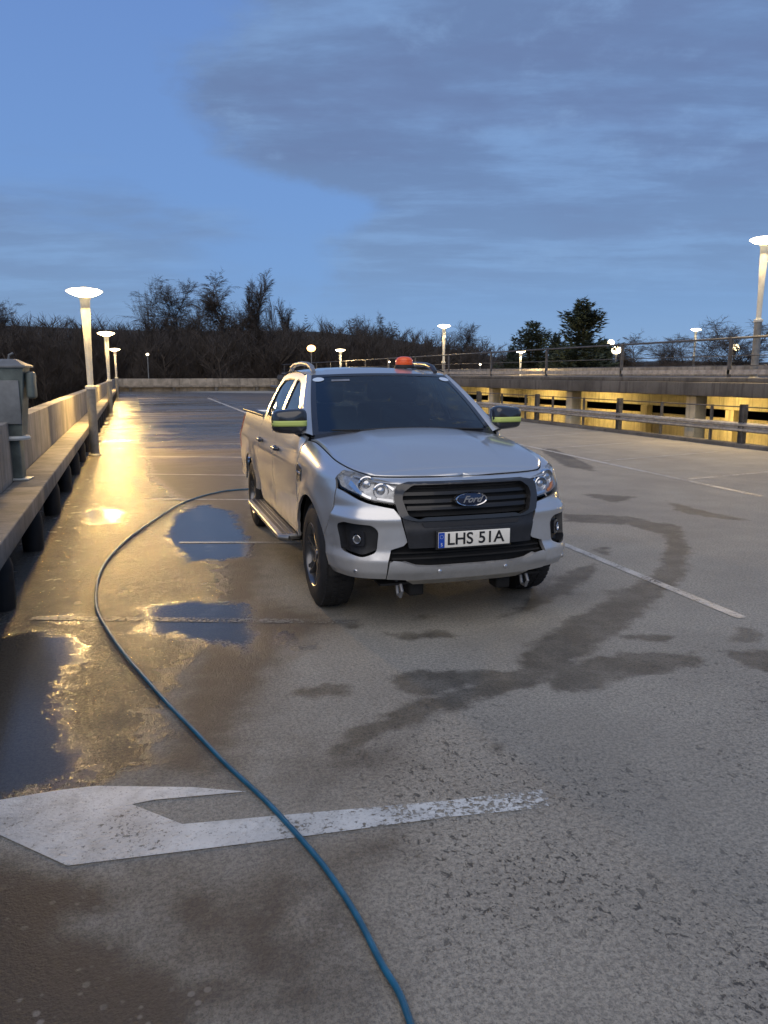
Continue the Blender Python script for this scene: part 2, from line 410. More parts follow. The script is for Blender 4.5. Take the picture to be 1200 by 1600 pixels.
def deck_mat():
    m = bpy.data.materials.new('worn_asphalt_deck'); m.use_nodes = True; nt = m.node_tree; N = NT(nt); b = nt.nodes['Principled BSDF']
    pos = N.n('NewGeometry').outputs['Position']
    at = N.n('Attribute', attribute_name='mask'); sp = N.n('SeparateColor'); N.lk(at.outputs['Color'], sp.inputs[0])
    R, Gc, B = sp.outputs
    dampA = N.n('Attribute', attribute_name='damp').outputs['Fac']
    nb = N.noise(pos, 6.0, 5, .6, .3); nm = N.noise(pos, 1.3, 4, .6)
    nj = N.math('MULTIPLY', N.math('SUBTRACT', nb, .5), .9)
    pj = N.math('MULTIPLY', N.math('SUBTRACT', N.noise(pos, 48, 3, .6), .5), .9)
    pud = N.ss(N.math('ADD', N.math('ADD', R, pj), N.math('MULTIPLY', nj, 1.0)), .34, .80)
    wet = N.ss(N.math('ADD', Gc, N.math('MULTIPLY', nj, .9)), .30, .62)
    stn = N.math('MULTIPLY', N.ss(N.math('ADD', B, N.math('MULTIPLY', nj, 1.1)), .36, .70), N.math('MULTIPLY_ADD', N.ss(N.noise(pos, 3.5, 4, .65), .35, .6), .30, .76))
    dmp = N.ss(N.math('ADD', dampA, N.math('MULTIPLY', nj, .7)), .15, .95)
    # far end of the deck: drying bands
    sp2 = N.n('SeparateXYZ'); N.lk(pos, sp2.inputs[0])
    band = N.noise(N.map(pos, (.10, .55, 1), loc=(4, 2, 0)), 1.0, 5, .6, .4)
    farw = N.math('MULTIPLY', N.ss(sp2.outputs[1], 13, 22), N.ss(sp2.outputs[0], 9, 3))
    farp = N.math('MULTIPLY', farw, N.ss(band, .50, .58))
    farw2 = N.math('MULTIPLY', farw, N.ss(band, .36, .50))
    # base colour
    sand = N.noise(pos, 55, 4, .7); grit = N.noise(pos, 210, 2, .6)
    base = N.mix(N.ss(nm, .3, .7), (.292,.277,.236), (.378,.360,.308))
    base = N.mix(N.math('MULTIPLY', N.ss(sand, .42, .60), .58), base, (.125,.124,.114))
    base = N.mix(N.math('MULTIPLY', N.ss(grit, .48, .72), .45), base, (.40,.39,.35))
    g3 = N.noise(N.map(pos, (1, .8, 1), loc=(7, 1, 0)), 120, 3, .7)
    base = N.mix(N.math('MULTIPLY', N.ss(g3, .52, .62), .5), base, (.085,.083,.078))
    pit_zone = N.ss(N.noise(pos, 1.1, 4, .6), .38, .62)
    near = N.math('MULTIPLY', N.ss(sp2.outputs[1], 4.6, 2.2), N.ss(sp2.outputs[0], .4, 1.0))
    pn_ = N.noise(N.map(pos, (1, .75, 1), rot=(0,0,.5)), 34, 3, .62, .6)
    pits = N.math('MAXIMUM', N.ss(pn_, .575, .66), N.ss(N.noise(pos, 75, 3, .6, .4), .60, .68))
    pitf = N.math('MULTIPLY', pits, N.math('MULTIPLY_ADD', near, .85, .22))
    pitf = N.math('MULTIPLY', pitf, N.math('MULTIPLY_ADD', pit_zone, .8, .2))
    base = N.mix(N.math('MULTIPLY', pitf, .95), base, (.04,.043,.042))
    # pale stones showing through in the near left
    vo2 = N.n('TexVoronoi', feature='F1'); vo2.inputs['Scale'].default_value = 30; N.lk(N.map(pos, (1,1,1), loc=(5,3,0)), vo2.inputs['Vector'])
    vc2 = N.n('SeparateColor'); N.lk(vo2.outputs['Color'], vc2.inputs[0])
    st = N.math('MULTIPLY', N.ss(vo2.outputs['Distance'], .42, .25), N.ss(vc2.outputs[1], .66, .72))
    stz = N.math('MULTIPLY', N.ss(sp2.outputs[1], 2.9, 2.2), N.ss(N.noise(pos, 2.0, 3, .5), .42, .6))
    stf = N.math('MULTIPLY', st, N.math('MULTIPLY', stz, dmp))
    tar = N.ss(N.noise(pos, .55, 4, .6), .5, .7)
    base = N.mix(N.math('MULTIPLY', tar, .25), base, (.15,.14,.135))
    wetcol = N.mix(1.0, base, (.36,.345,.33), 'MULTIPLY')
    dampcol = N.mix(1.0, base, (.29,.27,.26), 'MULTIPLY')
    stcol = N.mix(1.0, base, (.30,.29,.27), 'MULTIPLY')
    c = N.mix(dmp, base, dampcol)
    c = N.mix(N.math('MULTIPLY', N.ss(dmp, .55, 1.0), .55), c, (.072,.062,.054))
    c = N.mix(wet, c, wetcol); c = N.mix(N.math('MULTIPLY', stn, .9), c, stcol)
    c = N.mix(farw2, c, wetcol)
    c = N.mix(N.math('MULTIPLY', pud, .4), c, (.06,.055,.048))
    c = N.mix(N.math('MULTIPLY', stf, .6), c, (.30,.29,.27))
    N.lk(c, b.inputs['Base Color'])
    # roughness: dry .85, damp .5, wet film .2, standing water .03
    rd = N.math('MULTIPLY_ADD', N.noise(pos, 14, 4, .7), .2, .62)
    def rmix(f, a, v):
        o = N.n('Mix', data_type='FLOAT'); N.setin(o.inputs[0], f); N.setin(o.inputs[2], a); N.setin(o.inputs[3], v); return o.outputs[0]
    r = rmix(stn, rd, .60); r = rmix(dmp, r, .56)
    film = N.math('MULTIPLY_ADD', N.noise(pos, 5, 5, .65), .36, .04)
    r = rmix(wet, r, film); r = rmix(farw2, r, .28); r = rmix(farp, r, .10); r = rmix(pud, r, .16)
    N.lk(r, b.inputs['Roughness'])
    h = N.math('ADD', N.math('MULTIPLY', N.noise(pos, 90, 3, .65), .9), N.math('MULTIPLY', N.noise(N.map(pos, (1.3, .6, 1), rot=(0,0,.5)), 26, 3, .6), .55))
    h = N.math('ADD', h, N.math('MULTIPLY', N.math('MULTIPLY', N.noise(N.map(pos, (1.5, .45, 1), rot=(0,0,.35)), 22, 4, .7), 2.6), wet))
    h = N.math('SUBTRACT', h, N.math('MULTIPLY', pitf, .6))
    h = N.math('ADD', h, N.math('MULTIPLY', grit, .12))
    flat = N.math('MAXIMUM', pud, N.math('MULTIPLY', farp, .7))
    k = N.math('MULTIPLY_ADD', flat, -.955, 1.0)
    bn = N.n('Bump'); bn.inputs['Distance'].default_value = .012
    N.lk(N.math('MULTIPLY', k, .8), bn.inputs['Strength']); N.lk(h, bn.inputs['Height']); N.lk(bn.outputs[0], b.inputs['Normal'])
    N.lk(N.math('MULTIPLY_ADD', N.math('MAXIMUM', N.math('MAXIMUM', pud, wet), N.math('MULTIPLY', dmp, .9)), -.22, .5), b.inputs['Specular IOR Level'])
    return m
M['deck'] = deck_mat()

DX0, DX1, DY0, DY1 = -1.30, 13.62, -8.0, 80.0
def build_deck():
    xs = np.concatenate([np.arange(DX0, 4.2, .05), np.arange(4.2, 9, .11), np.linspace(9, DX1, 24)])
    ys = np.concatenate([np.linspace(DY0, .4, 12)[:-1], np.arange(.4, 8.5, .05), np.arange(8.5, 20, .12), np.arange(20, 40, .5), np.linspace(40, DY1, 40)])
    X, Y = np.meshgrid(xs, ys); XY = np.stack([X.ravel(), Y.ravel()], 1); n, mm = len(xs), len(ys)
    v = np.concatenate([XY, np.zeros((len(XY), 1))], 1)
    i = (np.arange(mm-1)[:,None]*n+np.arange(n-1)[None,:]).ravel()
    f = np.stack([i, i+1, i+n+1, i+n], 1)
    me = bpy.data.meshes.new('parking_deck'); me.from_pydata(v.tolist(), [], f.tolist())
    col = np.zeros((len(XY), 4)); col[:,3] = 1
    scale = .09
    col[:,0] = sdf_mask(XY, PUD, .20); col[:,1] = sdf_mask(XY, WET, .35); col[:,2] = sdf_mask(XY, STN, .13)
    a = me.attributes.new('mask', 'FLOAT_COLOR', 'POINT'); a.data.foreach_set('color', col.ravel())
    d = me.attributes.new('damp', 'FLOAT', 'POINT'); d.data.foreach_set('value', np.maximum.reduce([sdf_mask(XY, DAMP[:1], .16), sdf_mask(XY, DAMP[4:5], .25)*.80, sdf_mask(XY, DAMP[1:2]+DAMP[5:], .35)*.62, sdf_mask(XY, DAMP[2:3], .3)*.85, sdf_mask(XY, DAMP[3:4], .3)*.75]))
    me.materials.append(M['deck'])
    o = bpy.data.objects.new('parking_deck', me); COL.objects.link(o)
    tag(o, 'wet worn asphalt surface of the rooftop parking deck', None, None, 'structure')
build_deck()
MB().box(DX0-.3, DX1-.005, DY0, DY1+.3, -.45, -.006).build('deck_slab', M['concdark'], kind='structure', label='concrete slab under the parking deck surface')

# painted lines
def line_mat(name, wear, col=(.62,.63,.62), wx=None):
    m = bpy.data.materials.new(name); m.use_nodes = True; nt = m.node_tree; N = NT(nt); b = nt.nodes['Principled BSDF']
    pos = N.n('NewGeometry').outputs['Position']
    n1 = N.noise(pos, 38, 5, .75); n2 = N.noise(pos, 3, 4, .6)
    n3 = N.noise(pos, 11, 6, .7); n4 = N.noise(pos, 90, 3, .7)
    cl = N.mix(N.ss(n2, .3, .7), tuple(c*.72 for c in col), col)
    cl = N.mix(N.math('MULTIPLY', N.ss(n3, .46, .68), .55), cl, tuple(c*.50 for c in col))
    cl = N.mix(N.math('MULTIPLY', N.ss(n4, .56, .68), .6), cl, (.12,.12,.115))
    N.lk(cl, b.inputs['Base Color'])
    b.inputs['Roughness'].default_value = .5
    w = N.math('ADD', N.math('MULTIPLY', n1, .7), N.math('MULTIPLY', n2, .3))
    if wx is not None:
        sp = N.n('SeparateXYZ'); N.lk(pos, sp.inputs[0])
        w = N.math('SUBTRACT', w, N.math('MULTIPLY', N.ss(sp.outputs[0], wx[0], wx[1]), wx[2]))
    al = N.ss(w, wear-.03, wear+.03); N.lk(al, b.inputs['Alpha'])
    bn = N.n('Bump'); bn.inputs['Strength'].default_value = .4; bn.inputs['Distance'].default_value = .008
    N.lk(N.noise(pos, 60, 3, .6), bn.inputs['Height']); N.lk(bn.outputs[0], b.inputs['Normal'])
    return m
M['arrowp'] = line_mat('worn_white_paint', .395, (.60,.63,.63), (.15, 1.55, .13))
M['linep'] = line_mat('thin_white_paint', .43, (.50,.50,.48))
M['linep3'] = line_mat('thin_faded_paint', .49, (.23,.23,.22))
M['linep2'] = line_mat('faded_paint', .465, (.46,.45,.42))
def flat_poly(pts, z=.004):
    vs, es = [Vector(p) for p in pts], [(i, (i+1) % len(pts)) for i in range(len(pts))]
    r = delaunay_2d_cdt(vs, es, [], 1, 1e-6); b = MB()
    b.add([(p.x, p.y, z) for p in r[0]], [tuple(f) for f in r[2]]); return b
arrow = [(-60,1262),(0,1251),(90,1236),(150,1229),(300,1231),(385,1238),(240,1251),(206,1258),(285,1289),(440,1275),(700,1252),(850,1234),(862,1262),(700,1278),(460,1310),(250,1336),(105,1354),(0,1306),(-60,1278)]
flat_poly([G(*p) for p in arrow]).build('road_marking', M['arrowp'], kind='structure', label='wide worn white arrow painted across the near deck')
def strip(a, b, w, m, name='parking_line', n=12, lab=None, z=.004):
    a, b = Vector(G(*a)), Vector(G(*b)); d = (b-a).normalized(); s = Vector((-d.y, d.x))*w/2
    mb = MB()
    mb.grid(lambda u, v: (*(a+(b-a)*u+s*(2*v-1)), z), n, 1, False)
    return mb.build(name, m, kind='structure', label=lab)
strip((50,966),(560,972),.09,M['linep3'],lab='faded stall line left of the front wheel')
strip((280,848),(470,848),.07,M['linep'],lab='stall line beside the side step')
strip((225,780),(398,781),.07,M['linep'],lab='stall line behind the rear wheel')
strip((225,741),(400,743),.07,M['linep'],lab='second stall line behind the truck')
strip((215,713),(392,715),.08,M['linep'],lab='third stall line behind the truck')
strip((205,692),(388,694),.09,M['linep2'],lab='fourth stall line behind the truck')
strip((325,622),(392,648),.16,M['linep'],lab='long diagonal line at the far left of the truck')
strip((860,842),(1160,966),.09,M['linep'],n=30,lab='long line running from the bumper to the right')
strip((800,692),(1012,738),.11,M['linep'],n=30,lab='long line along the right hand stalls')
strip((1012,738),(1190,776),.11,M['linep2'],n=20,lab='worn end of the long right hand line',z=.0042)
for i, (a, b) in enumerate((((796,684),(905,678)),((850,701),(985,692)),((945,720),(1120,706)),((1075,749),(1240,734)))):
    strip(a, b, .10, M['linep2'], lab='faded stall line by the right guard rail')

# ------------------------------------------------------------------ ground beyond
def build_terrain():
    n = 72; rings = [3, 30, 60, 90, 105, 120, 140, 170, 220, 400, 1200, 3000]
    def hgt(az_px, r):
        # wooded rise: skyline height in photo pixels by column
        xs = [-2000, -200, 0, 250, 480, 640, 760, 860, 1200, 2600, 3000]; ys = [40, 60, 78, 74, 72, 62, 40, 26, 22, 30, 40]
        t = np.interp(az_px, xs, ys)
        k = np.clip((r-100)/60, 0, 1); k = k*k*(3-2*k)
        return -5.0+(t/1200*160+CAM_H+5.0-1.0)*k
    b = MB(); vs = []
    for r in rings:
        for k in range(n):
            a = 2*PI*k/n-PI; px = CX+math.tan(max(-1.2, min(1.2, a-0)))*F if abs(a) < 1.25 else 3000*(1 if a > 0 else -1)
            x = math.sin(a+YAW)*r; y = math.cos(a+YAW)*r
            vs.append((x, y, hgt(px, r)+ (noise.noise(Vector((x*.02, y*.02, 0)))*2 if r > 95 else 0)))
    fs = [(i*n+k, i*n+(k+1) % n, (i+1)*n+(k+1) % n, (i+1)*n+k) for i in range(len(rings)-1) for k in range(n)]
    vs.append((0, 0, -5)); fs += [(len(vs)-1, (k+1) % n, k) for k in range(n)]
    b.add(vs, fs, True).build('ground', M['terrain'], kind='structure', label='dark wooded ground around and beyond the car park')
build_terrain()

# ------------------------------------------------------------------ parapet on the left and at the far end
def parapet_left():
    r = empty('parapet_wall', (-1.22, 20, 0), label='long concrete parapet with a ledge along the left edge of the deck', cat='parapet')
    L0, L1 = -26, 60.0
    b = MB(); y = L0
    while y < L1-.1:
        y2 = min(y+4.8, L1); b.bevbox(-.20, 0, y+.006, y2-.006, -.3, 1.22, .012); y = y2
    b.build('wall_panel', M['concrete'], r)
    b = MB(); y = L0
    while y < L1-.1:
        y2 = min(y+4.8, L1); b.bevbox(.003, .345, y+.005, y2-.005, .43, .60, .015); y = y2
    b.build('ledge', M['conc2'], r)
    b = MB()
    b.box(.002, .05, L0, L1, -.02, .42)  # black strip on the wall, standing in for the shade below the ledge
    b.build('recess_shade', M['rubber'], r)
    for k in range(34):
        yy = -13.9+k*2.05
        if yy < -16 : continue
        b = MB(); b.lathe([(.0,.0),(.095,.0),(.10,.03),(.10,.32),(.085,.38),(.05,.41),(0,.415)], (.235, yy, 0), n=20)
        b.build('bumper_post', M['rubber'], r)
parapet_left()
def parapet_far():
    r = empty('parapet_wall', (20, 80.0, 0), label='pale concrete parapet with a ledge across the far end of the deck', cat='parapet')
    b = MB(); x = -21.2
    while x < 20: b.bevbox(x+.01, x+5.99, 0, .2, -.3, 1.25, .015); x += 6
    b.build('wall_panel', M['concrete'], r)
    b = MB(); x = -20.8
    while x < 20: b.bevbox(x+.01, x+5.99, -.40, -.003, .40, .58, .015); x += 6
    b.build('ledge', M['conc2'], r)
    for k in range(10):
        b = MB(); b.box(-20+k*4.1, -19.7+k*4.1, -.36, -.02, 0, .39); b.build('support', M['concdark'], r)
parapet_far()

# ------------------------------------------------------------------ lamps
def lamp(loc, label, group, dmat, down=0.0, H=3.36, R=.355, cat='lamp post', W_=4200, col=(1,.62,.20)):
    r = empty('street_lamp', loc, label=label, cat=cat, group=group)
    li = bpy.data.lights.new('bulb', 'POINT'); li.energy = W_; li.color = col; li.shadow_soft_size = .20
    lo = bpy.data.objects.new('bulb', li); COL.objects.link(lo); lo.parent = r; lo.location = (0, 0, H-.16)
    MB().lathe([(0,-down),(.13,-down),(.13,-down+.02),(.092,-down+.05),(.09,1.42),(0,1.42)], n=20).build('lower_post', M['poledk'], r)
    MB().lathe([(0,1.40),(.108,1.40),(.112,1.44),(.108,1.47),(.06,1.475),(0,1.475)], n=20).build('collar', M['pole'], r)
    MB().lathe([(.060,1.47),(.066,2.0),(.082,2.7),(.098,H-.16),(.12,H-.11),(0,H-.10)], n=20).build('upper_post', M['pole'], r)
    MB().lathe([(.0,H-.085),(.12,H-.085),(R*.45,H-.072),(R*.78,H-.030),(R,H+.022),(R*.985,H+.038),(R*.8,H+.068),(R*.4,H+.088),(0,H+.094)], n=32).build('diffuser', dmat, r)
    MB().lathe([(.07,H+.088),(.065,H+.112),(.03,H+.122),(0,H+.123)], n=32).build('cap', M['pole'], r)
    return r
g1 = 'mushroom lamps along the left parapet'
lamp((-.76, 17.44, 0), 'tall mushroom lamp nearest on the left, standing against the ledge', g1, M['lamp'])
lamp((-.78, 34.9, 0), 'second mushroom lamp along the left parapet, taller of the distant pair', g1, M['lamp'])
lamp((-.78, 57.5, 0), 'smallest and farthest mushroom lamp at the end of the left parapet', g1, M['lamp'])
g2 = 'mushroom lamps on the right hand decks'
lamp((15.15, 15.95, 1.6), 'large bright mushroom lamp at the right edge on the upper deck', g2, M['lampR'], W_=2600, col=(1,.68,.30))
lamp((40.6, 48.8, 1.6), 'mushroom lamp rising behind the upper fence, left of the large one', g2, M['lampR'], down=6.5, W_=2600, col=(1,.68,.30))
lamp((16.5, 39.8, .9), 'tall mushroom lamp standing just behind the truck roof', g2, M['lampR'], down=.9, W_=3000, col=(1,.68,.30))
lamp((28.2, 52.9, .0), 'small mushroom lamp in front of the dark conifers', g2, M['lampR'], down=5, W_=2600, col=(1,.68,.30))
lamp((14.5, 54.2, .0), 'small mushroom lamp above the truck roof, right of the orange one', g2, M['lampR'], down=.3, W_=3000, col=(1,.68,.30))
def far_lamp(px, py, D, label, m, R=.22):
    x, y = AZ(px, D); z = CAM_H+(584-py)/1200*D
    r = empty('street_lamp', (x, y, -5), label=label, cat='street lamp', group='distant street lamps among the trees')
    MB().tube([(0,0,0),(0,0,z+5-.1)], [.09,.06], 8).build('pole', M['poledk'], r)
    MB().lathe([(R*math.sin(q*PI/8), z+5-R*.75*math.cos(q*PI/8)) for q in range(9)], n=16).build('lamp_head', m, r)
far_lamp(487, 546, 88, 'orange glowing street lamp above the left end of the truck roof', M['lampO'], .5)
far_lamp(232, 556, 90, 'tiny white street lamp in the wood left of the truck', M['lampF'], .16)
far_lamp(608, 566, 90, 'tiny white street lamp left of the orange beacon', M['lampF'], .12)
far_lamp(750, 570, 90, 'tiny white street lamp right of the lamp behind the truck', M['lampF'], .12)
far_lamp(952, 539, 80, 'upper white lamp of the close pair beside the conifer', M['lampF'], .35)
far_lamp(961, 550, 70, 'lower yellowish lamp of the close pair beside the conifer', M['lampR'], .42)
far_lamp(1145, 548, 60, 'street lamp glowing beneath the upper fence rail at right', M['lampR'], .32)

# ------------------------------------------------------------------ guard rail, kerb, upper deck
def guard():
    MB().bevbox(13.64, 13.98, -8, 79.9, -.4, .085, .02).build('kerb', M['concdark'], kind='structure', label='dark concrete kerb under the guard rail')
    r = empty('guard_rail', (13.80, 20, .086), label='galvanised guard rail with upper wire along the right edge of our deck', cat='guard rail')
    # corrugated beam
    prof = [(-.02,.27),(-.085,.30),(-.085,.345),(-.03,.365),(-.03,.395),(-.085,.42),(-.085,.465),(-.02,.50)]
    b = MB()
    b.grid(lambda u, v: (prof[round(v*7)][0], -27+u*86, prof[round(v*7)][1]), 22, 7, True)
    o = b.build('rail_beam', M['galv'], r)
    so = o.modifiers.new('thickness', 'SOLIDIFY'); so.thickness = .006
    MB().tube([(0,-27,.86),(0,59,.86)], .014, 8).build('top_wire', M['darksteel'], r)
    for k in range(16):
        y = -4.85+k*4.9-20+.0
        if y > 59: break
        b = MB(); b.box(-.010, .010, y-.063, y+.063, 0, .92).box(-.06, .06, y-.075, y-.063, 0, .92).box(-.06, .06, y+.063, y+.075, 0, .92)
        b.build('post', M['darksteel'], r)
    for k in range(44):
        y = -25.3+k*1.92
        if y > 59: break
        b = MB(); b.box(-.015, .045, y-.025, y+.025, 0, .88); b.build('stanchion', M['darksteel'], r)
guard()
def upper_deck():
    r = empty('upper_deck', (15, 20, -3), label='raised concrete parking deck with a yellow lit level beneath, on the right', cat='parking deck')
    b = MB(); b.box(-.2, 16, -40, 60, 4.16, 4.6); b.build('slab', M['concdark'], r)
    b = MB(); b.bevbox(-.38, -.203, -40, 60, 4.13, 4.50, .02); b.bevbox(-.30,-.1,-40,60,4.505,4.62,.015); b.build('edge_beam', M['concdark'], r)
    b = MB(); y = -40
    while y < 60: b.bevbox(14.6, 14.8, y+.02, y+5.98, 4.61, 5.10, .02); y += 6
    b.build('far_parapet', M['concrete'], r)
    for k in range(14):
        y = -27.5+k*6.4
        MB().bevbox(.05, .45, y-.2, y+.2, 1.70, 4.15, .03).build('column', M['yellowwall'], r)
    # lower level: floor, parapet with opening and beam behind
    MB().box(-1.0, 16, -40, 60, 1.55, 1.69).build('lower_floor', M['concdark'], r)
    b = MB(); b.box(7.5, 7.7, -40, 60, 1.70, 2.98); b.build('lower_parapet', M['yellowwall'], r)
    b = MB(); b.box(7.3, 7.7, -40, 60, 3.33, 4.155); b.build('inner_beam', M['yellowwall'], r)
    for k in range(18):
        y = -38+k*5.3
        MB().box(7.15, 7.45, y-.22, y+.22, 1.70, 3.32).build('inner_column', M['yellowwall'], r)
    b = MB(); b.box(14.9, 15.05, -40, 60, 1.7, 4.1); b.build('dark_back_wall', M['rubber'], r)
    for y in (-12, 4, 12.6, 18.2, 25.5, 33, 44):
        MB().box(5.3, 5.5, y-.65, y+.65, 4.07, 4.155).build('ceiling_lamp', M['tubeL'], r)
upper_deck()
def fence(x, y0, y1, z, step, label):
    r = empty('fence', (x, y0, z), label=label, cat='fence')
    L = y1-y0
    MB().tube([(0,0,1.0),(0,L,1.0)], .028, 8).build('top_rail', M['darksteel'], r)
    MB().tube([(0,0,.55),(0,L,.55)], .012, 6).tube([(0,0,.30),(0,L,.30)], .012, 6).build('wire', M['darksteel'], r)
    MB().box(-.03,.03,0,L,.08,.20).build('lower_rail', M['galv'], r)
    k = 0; y = .4
    while y < L:
        MB().box(-.03,.03,y-.045,y+.045,-.0,1.02).build('post', M['darksteel'], r); y += step
fence(14.95, -12, 79, 1.625, 4.7, 'dark steel fence with a sloping looking top rail on the upper deck edge')

# ------------------------------------------------------------------ utility box on the ledge
def ubox():
    r = empty('utility_box', (-1.18, 9.0, .602), label='grey green metal cabinet with a cap on a narrow foot, standing on the left ledge', cat='cabinet')
    r.rotation_euler = (0, 0, math.radians(-10))
    MB().bevbox(-.15,.13,-.11,.11,0,.02,.006).build('base_plate', M['pole'], r)
    MB().bevbox(-.085,.065,-.07,.07,.02,.44,.015).build('foot', M['box'], r)
    MB().lathe([(0,.43),(.16,.43),(.165,.45),(.15,.47),(0,.475)], (-.01,0,0), n=24).build('collar', M['pole'], r)
    b = MB()
    p0 = [(-.12,-.09),(.10,-.09),(.10,.09),(-.12,.09)]; p1 = [(-.15,-.12),(.17,-.12),(.17,.12),(-.15,.12)]
    b.add([(x,y,.475) for x,y in p0]+[(x,y,1.18) for x,y in p1], [(0,1,5,4),(1,2,6,5),(2,3,7,6),(3,0,4,7),(3,2,1,0),(4,5,6,7)])
    b.build('housing', M['box'], r)
    MB().bevbox(.165,.25,-.07,.07,.86,1.14,.03).build('side_meter', M['box'], r)
    MB().add([(x*1.18,y*1.2,1.182) for x,y in p1]+[(x*1.18,y*1.2,1.20) for x,y in p1]+[(x*.4,y*.4,1.27) for x,y in p1],
        [(0,1,5,4),(1,2,6,5),(2,3,7,6),(3,0,4,7),(4,5,9,8),(5,6,10,9),(6,7,11,10),(7,4,8,11),(8,9,10,11),(3,2,1,0)]).build('cap', M['poledk'], r)
    MB().bevbox(-.10,.12,-.135,-.122,.60,1.05,.004, Matrix.Rotation(math.radians(0),3,'X')).build('door', M['poledk'], r)
    MB().tube([(.0,0,1.26),(.01,0,1.31),(.05,0,1.33)], .012, 8).build('lifting_eye', M['poledk'], r)
ubox()

# ------------------------------------------------------------------ hose
def hose():
    px = [(430,768),(405,765),(388,764),(340,769),(290,784),(245,810),(205,838),(175,866),(157,893),(150,925),(153,955),(168,985),(200,1028),(250,1085),(300,1138),(360,1200),(430,1266),(500,1345),(550,1418),(598,1505),(625,1556),(644,1604),(668,1670),(700,1760)]
    pts = [Vector((*G(*p, .014), .015)) for p in px]
    far = pts[0]; pts = [far+Vector((1.6,1.0,0)), far+Vector((.7,.35,0))]+pts
    e = pts[-1]; pts += [e+Vector((.05,-.45,0)), e+Vector((-.1,-1.1,0))]
    out = []
    for i in range(1, len(pts)-2):
        p0, p1, p2, p3 = pts[i-1:i+3]
        for k in range(8):
            t = k/8; out.append(.5*((2*p1)+(p2-p0)*t+(2*p0-5*p1+4*p2-p3)*t*t+(3*p1-p0-3*p2+p3)*t**3))
    for i, p in enumerate(out):
        w = noise.noise(Vector((i*.11, 3, 1)))*.006; p.x += w; p.z = .013
    MB().tube(out, .0105, 12).build('hose', M['hose'], label='long blue hose lying in a curve across the deck to the truck', cat='hose')
hose()

# ------------------------------------------------------------------ pickup truck
PLAN = [(0,0),(.25,.006),(.5,.04),(.67,.090),(.795,.17),(.872,.31),(.910,.49),(.925,.88),(.93,1.5),(.93,2.2),(.93,3.0),(.928,3.8),(.925,4.5),(.915,5.1),(.89,5.30)]
def _dense():
    P = [Vector(p) for p in PLAN]; P = [Vector((-PLAN[1][0], PLAN[1][1]))]+P+[P[-1]+(P[-1]-P[-2])]
    o = []
    for i in range(1, len(P)-2):
        for k in range(24):
            t = k/24; p0, p1, p2, p3 = P[i-1:i+3]
            o.append(.5*((2*p1)+(p2-p0)*t+(2*p0-5*p1+4*p2-p3)*t*t+(3*p1-p0-3*p2+p3)*t**3))
    o.append(P[-2]); return np.array(o)
PD = _dense(); PS = np.concatenate([[0], np.cumsum(np.hypot(*np.diff(PD, axis=0).T))])
PT = np.gradient(PD, axis=0); PT /= np.hypot(PT[:,0], PT[:,1])[:,None]
def s_y(y): return float(np.interp(y, PD[:,1], PS))
def s_x(x): return float(np.interp(x, PD[:120,0], PS[:120]))
def sst(x, a, b):
    t = min(1, max(0, (x-a)/(b-a))); return t*t*(3-2*t)
FV = [.24,.30,.36,.42,.50,.56,.64,.75,.80,.85,.95,1.0]; FO = [.19,.13,.05,.008,.0,.022,.026,.03,.038,.055,.090,.115]
SV = [.24,.30,.36,.42,.50,.70,.95,1.0]; SO = [.14,.11,.06,.03,.010,.0,.0,.006]
AX_F, AX_R, AX_Z, R_T = .89, 4.11, .385, .388
def hood_z(y): return 1.030+.165*sst(y, .05, 1.30)*.55+.165*.45*min(1, max(0, y)/1.3)
def shell(s, v, sg=1, off=0.0):
    s = max(0.0, s)
    x = float(np.interp(s, PS, PD[:,0])); y = float(np.interp(s, PS, PD[:,1]))
    tx = float(np.interp(s, PS, PT[:,0])); ty = float(np.interp(s, PS, PT[:,1])); l = math.hypot(tx, ty); tx /= l; ty /= l
    nx, ny = ty, -tx                     # outward
    wf = 1-sst(y, .12, .75)
    fo = float(np.interp(v, FV, FO)); so = float(np.interp(v, SV, SO)); z = min(v, 1.0)
    if v > 1.0:
        t = min(1.0, (v-1.0)/.2); a = t*PI/2
        cy = 1-math.cos(a)
        fo = .115+.075*cy+.02*t; fz = 1.0+(hood_z(y)-1.0)*math.sin(a)
        so_f = .006+.125*cy; zf = fz
        so_d = .006+.20*(v-1.0)+.3*(v-1.0)**2; zd = v
        wd = sst(y, 1.22, 1.50)
        so = so_f*(1-wd)+so_d*wd; z = zf*(1-wd)+zd*wd
    inw = fo*wf+so*(1-wf)
    # flared arches and a soft hollow along the door
    for ay in (AX_F, AX_R):
        r = math.hypot(y-ay, v-AX_Z); inw -= .022*math.exp(-((r-.47)/.085)**2)*(1-wf)
    if y > 1.3: inw += .014*math.exp(-((v-.60)/.10)**2)*(1-.0)-.007*math.exp(-((v-.99)/.035)**2)
    d = off-inw
    return Vector((sg*(x+nx*d), y+ny*d, z))

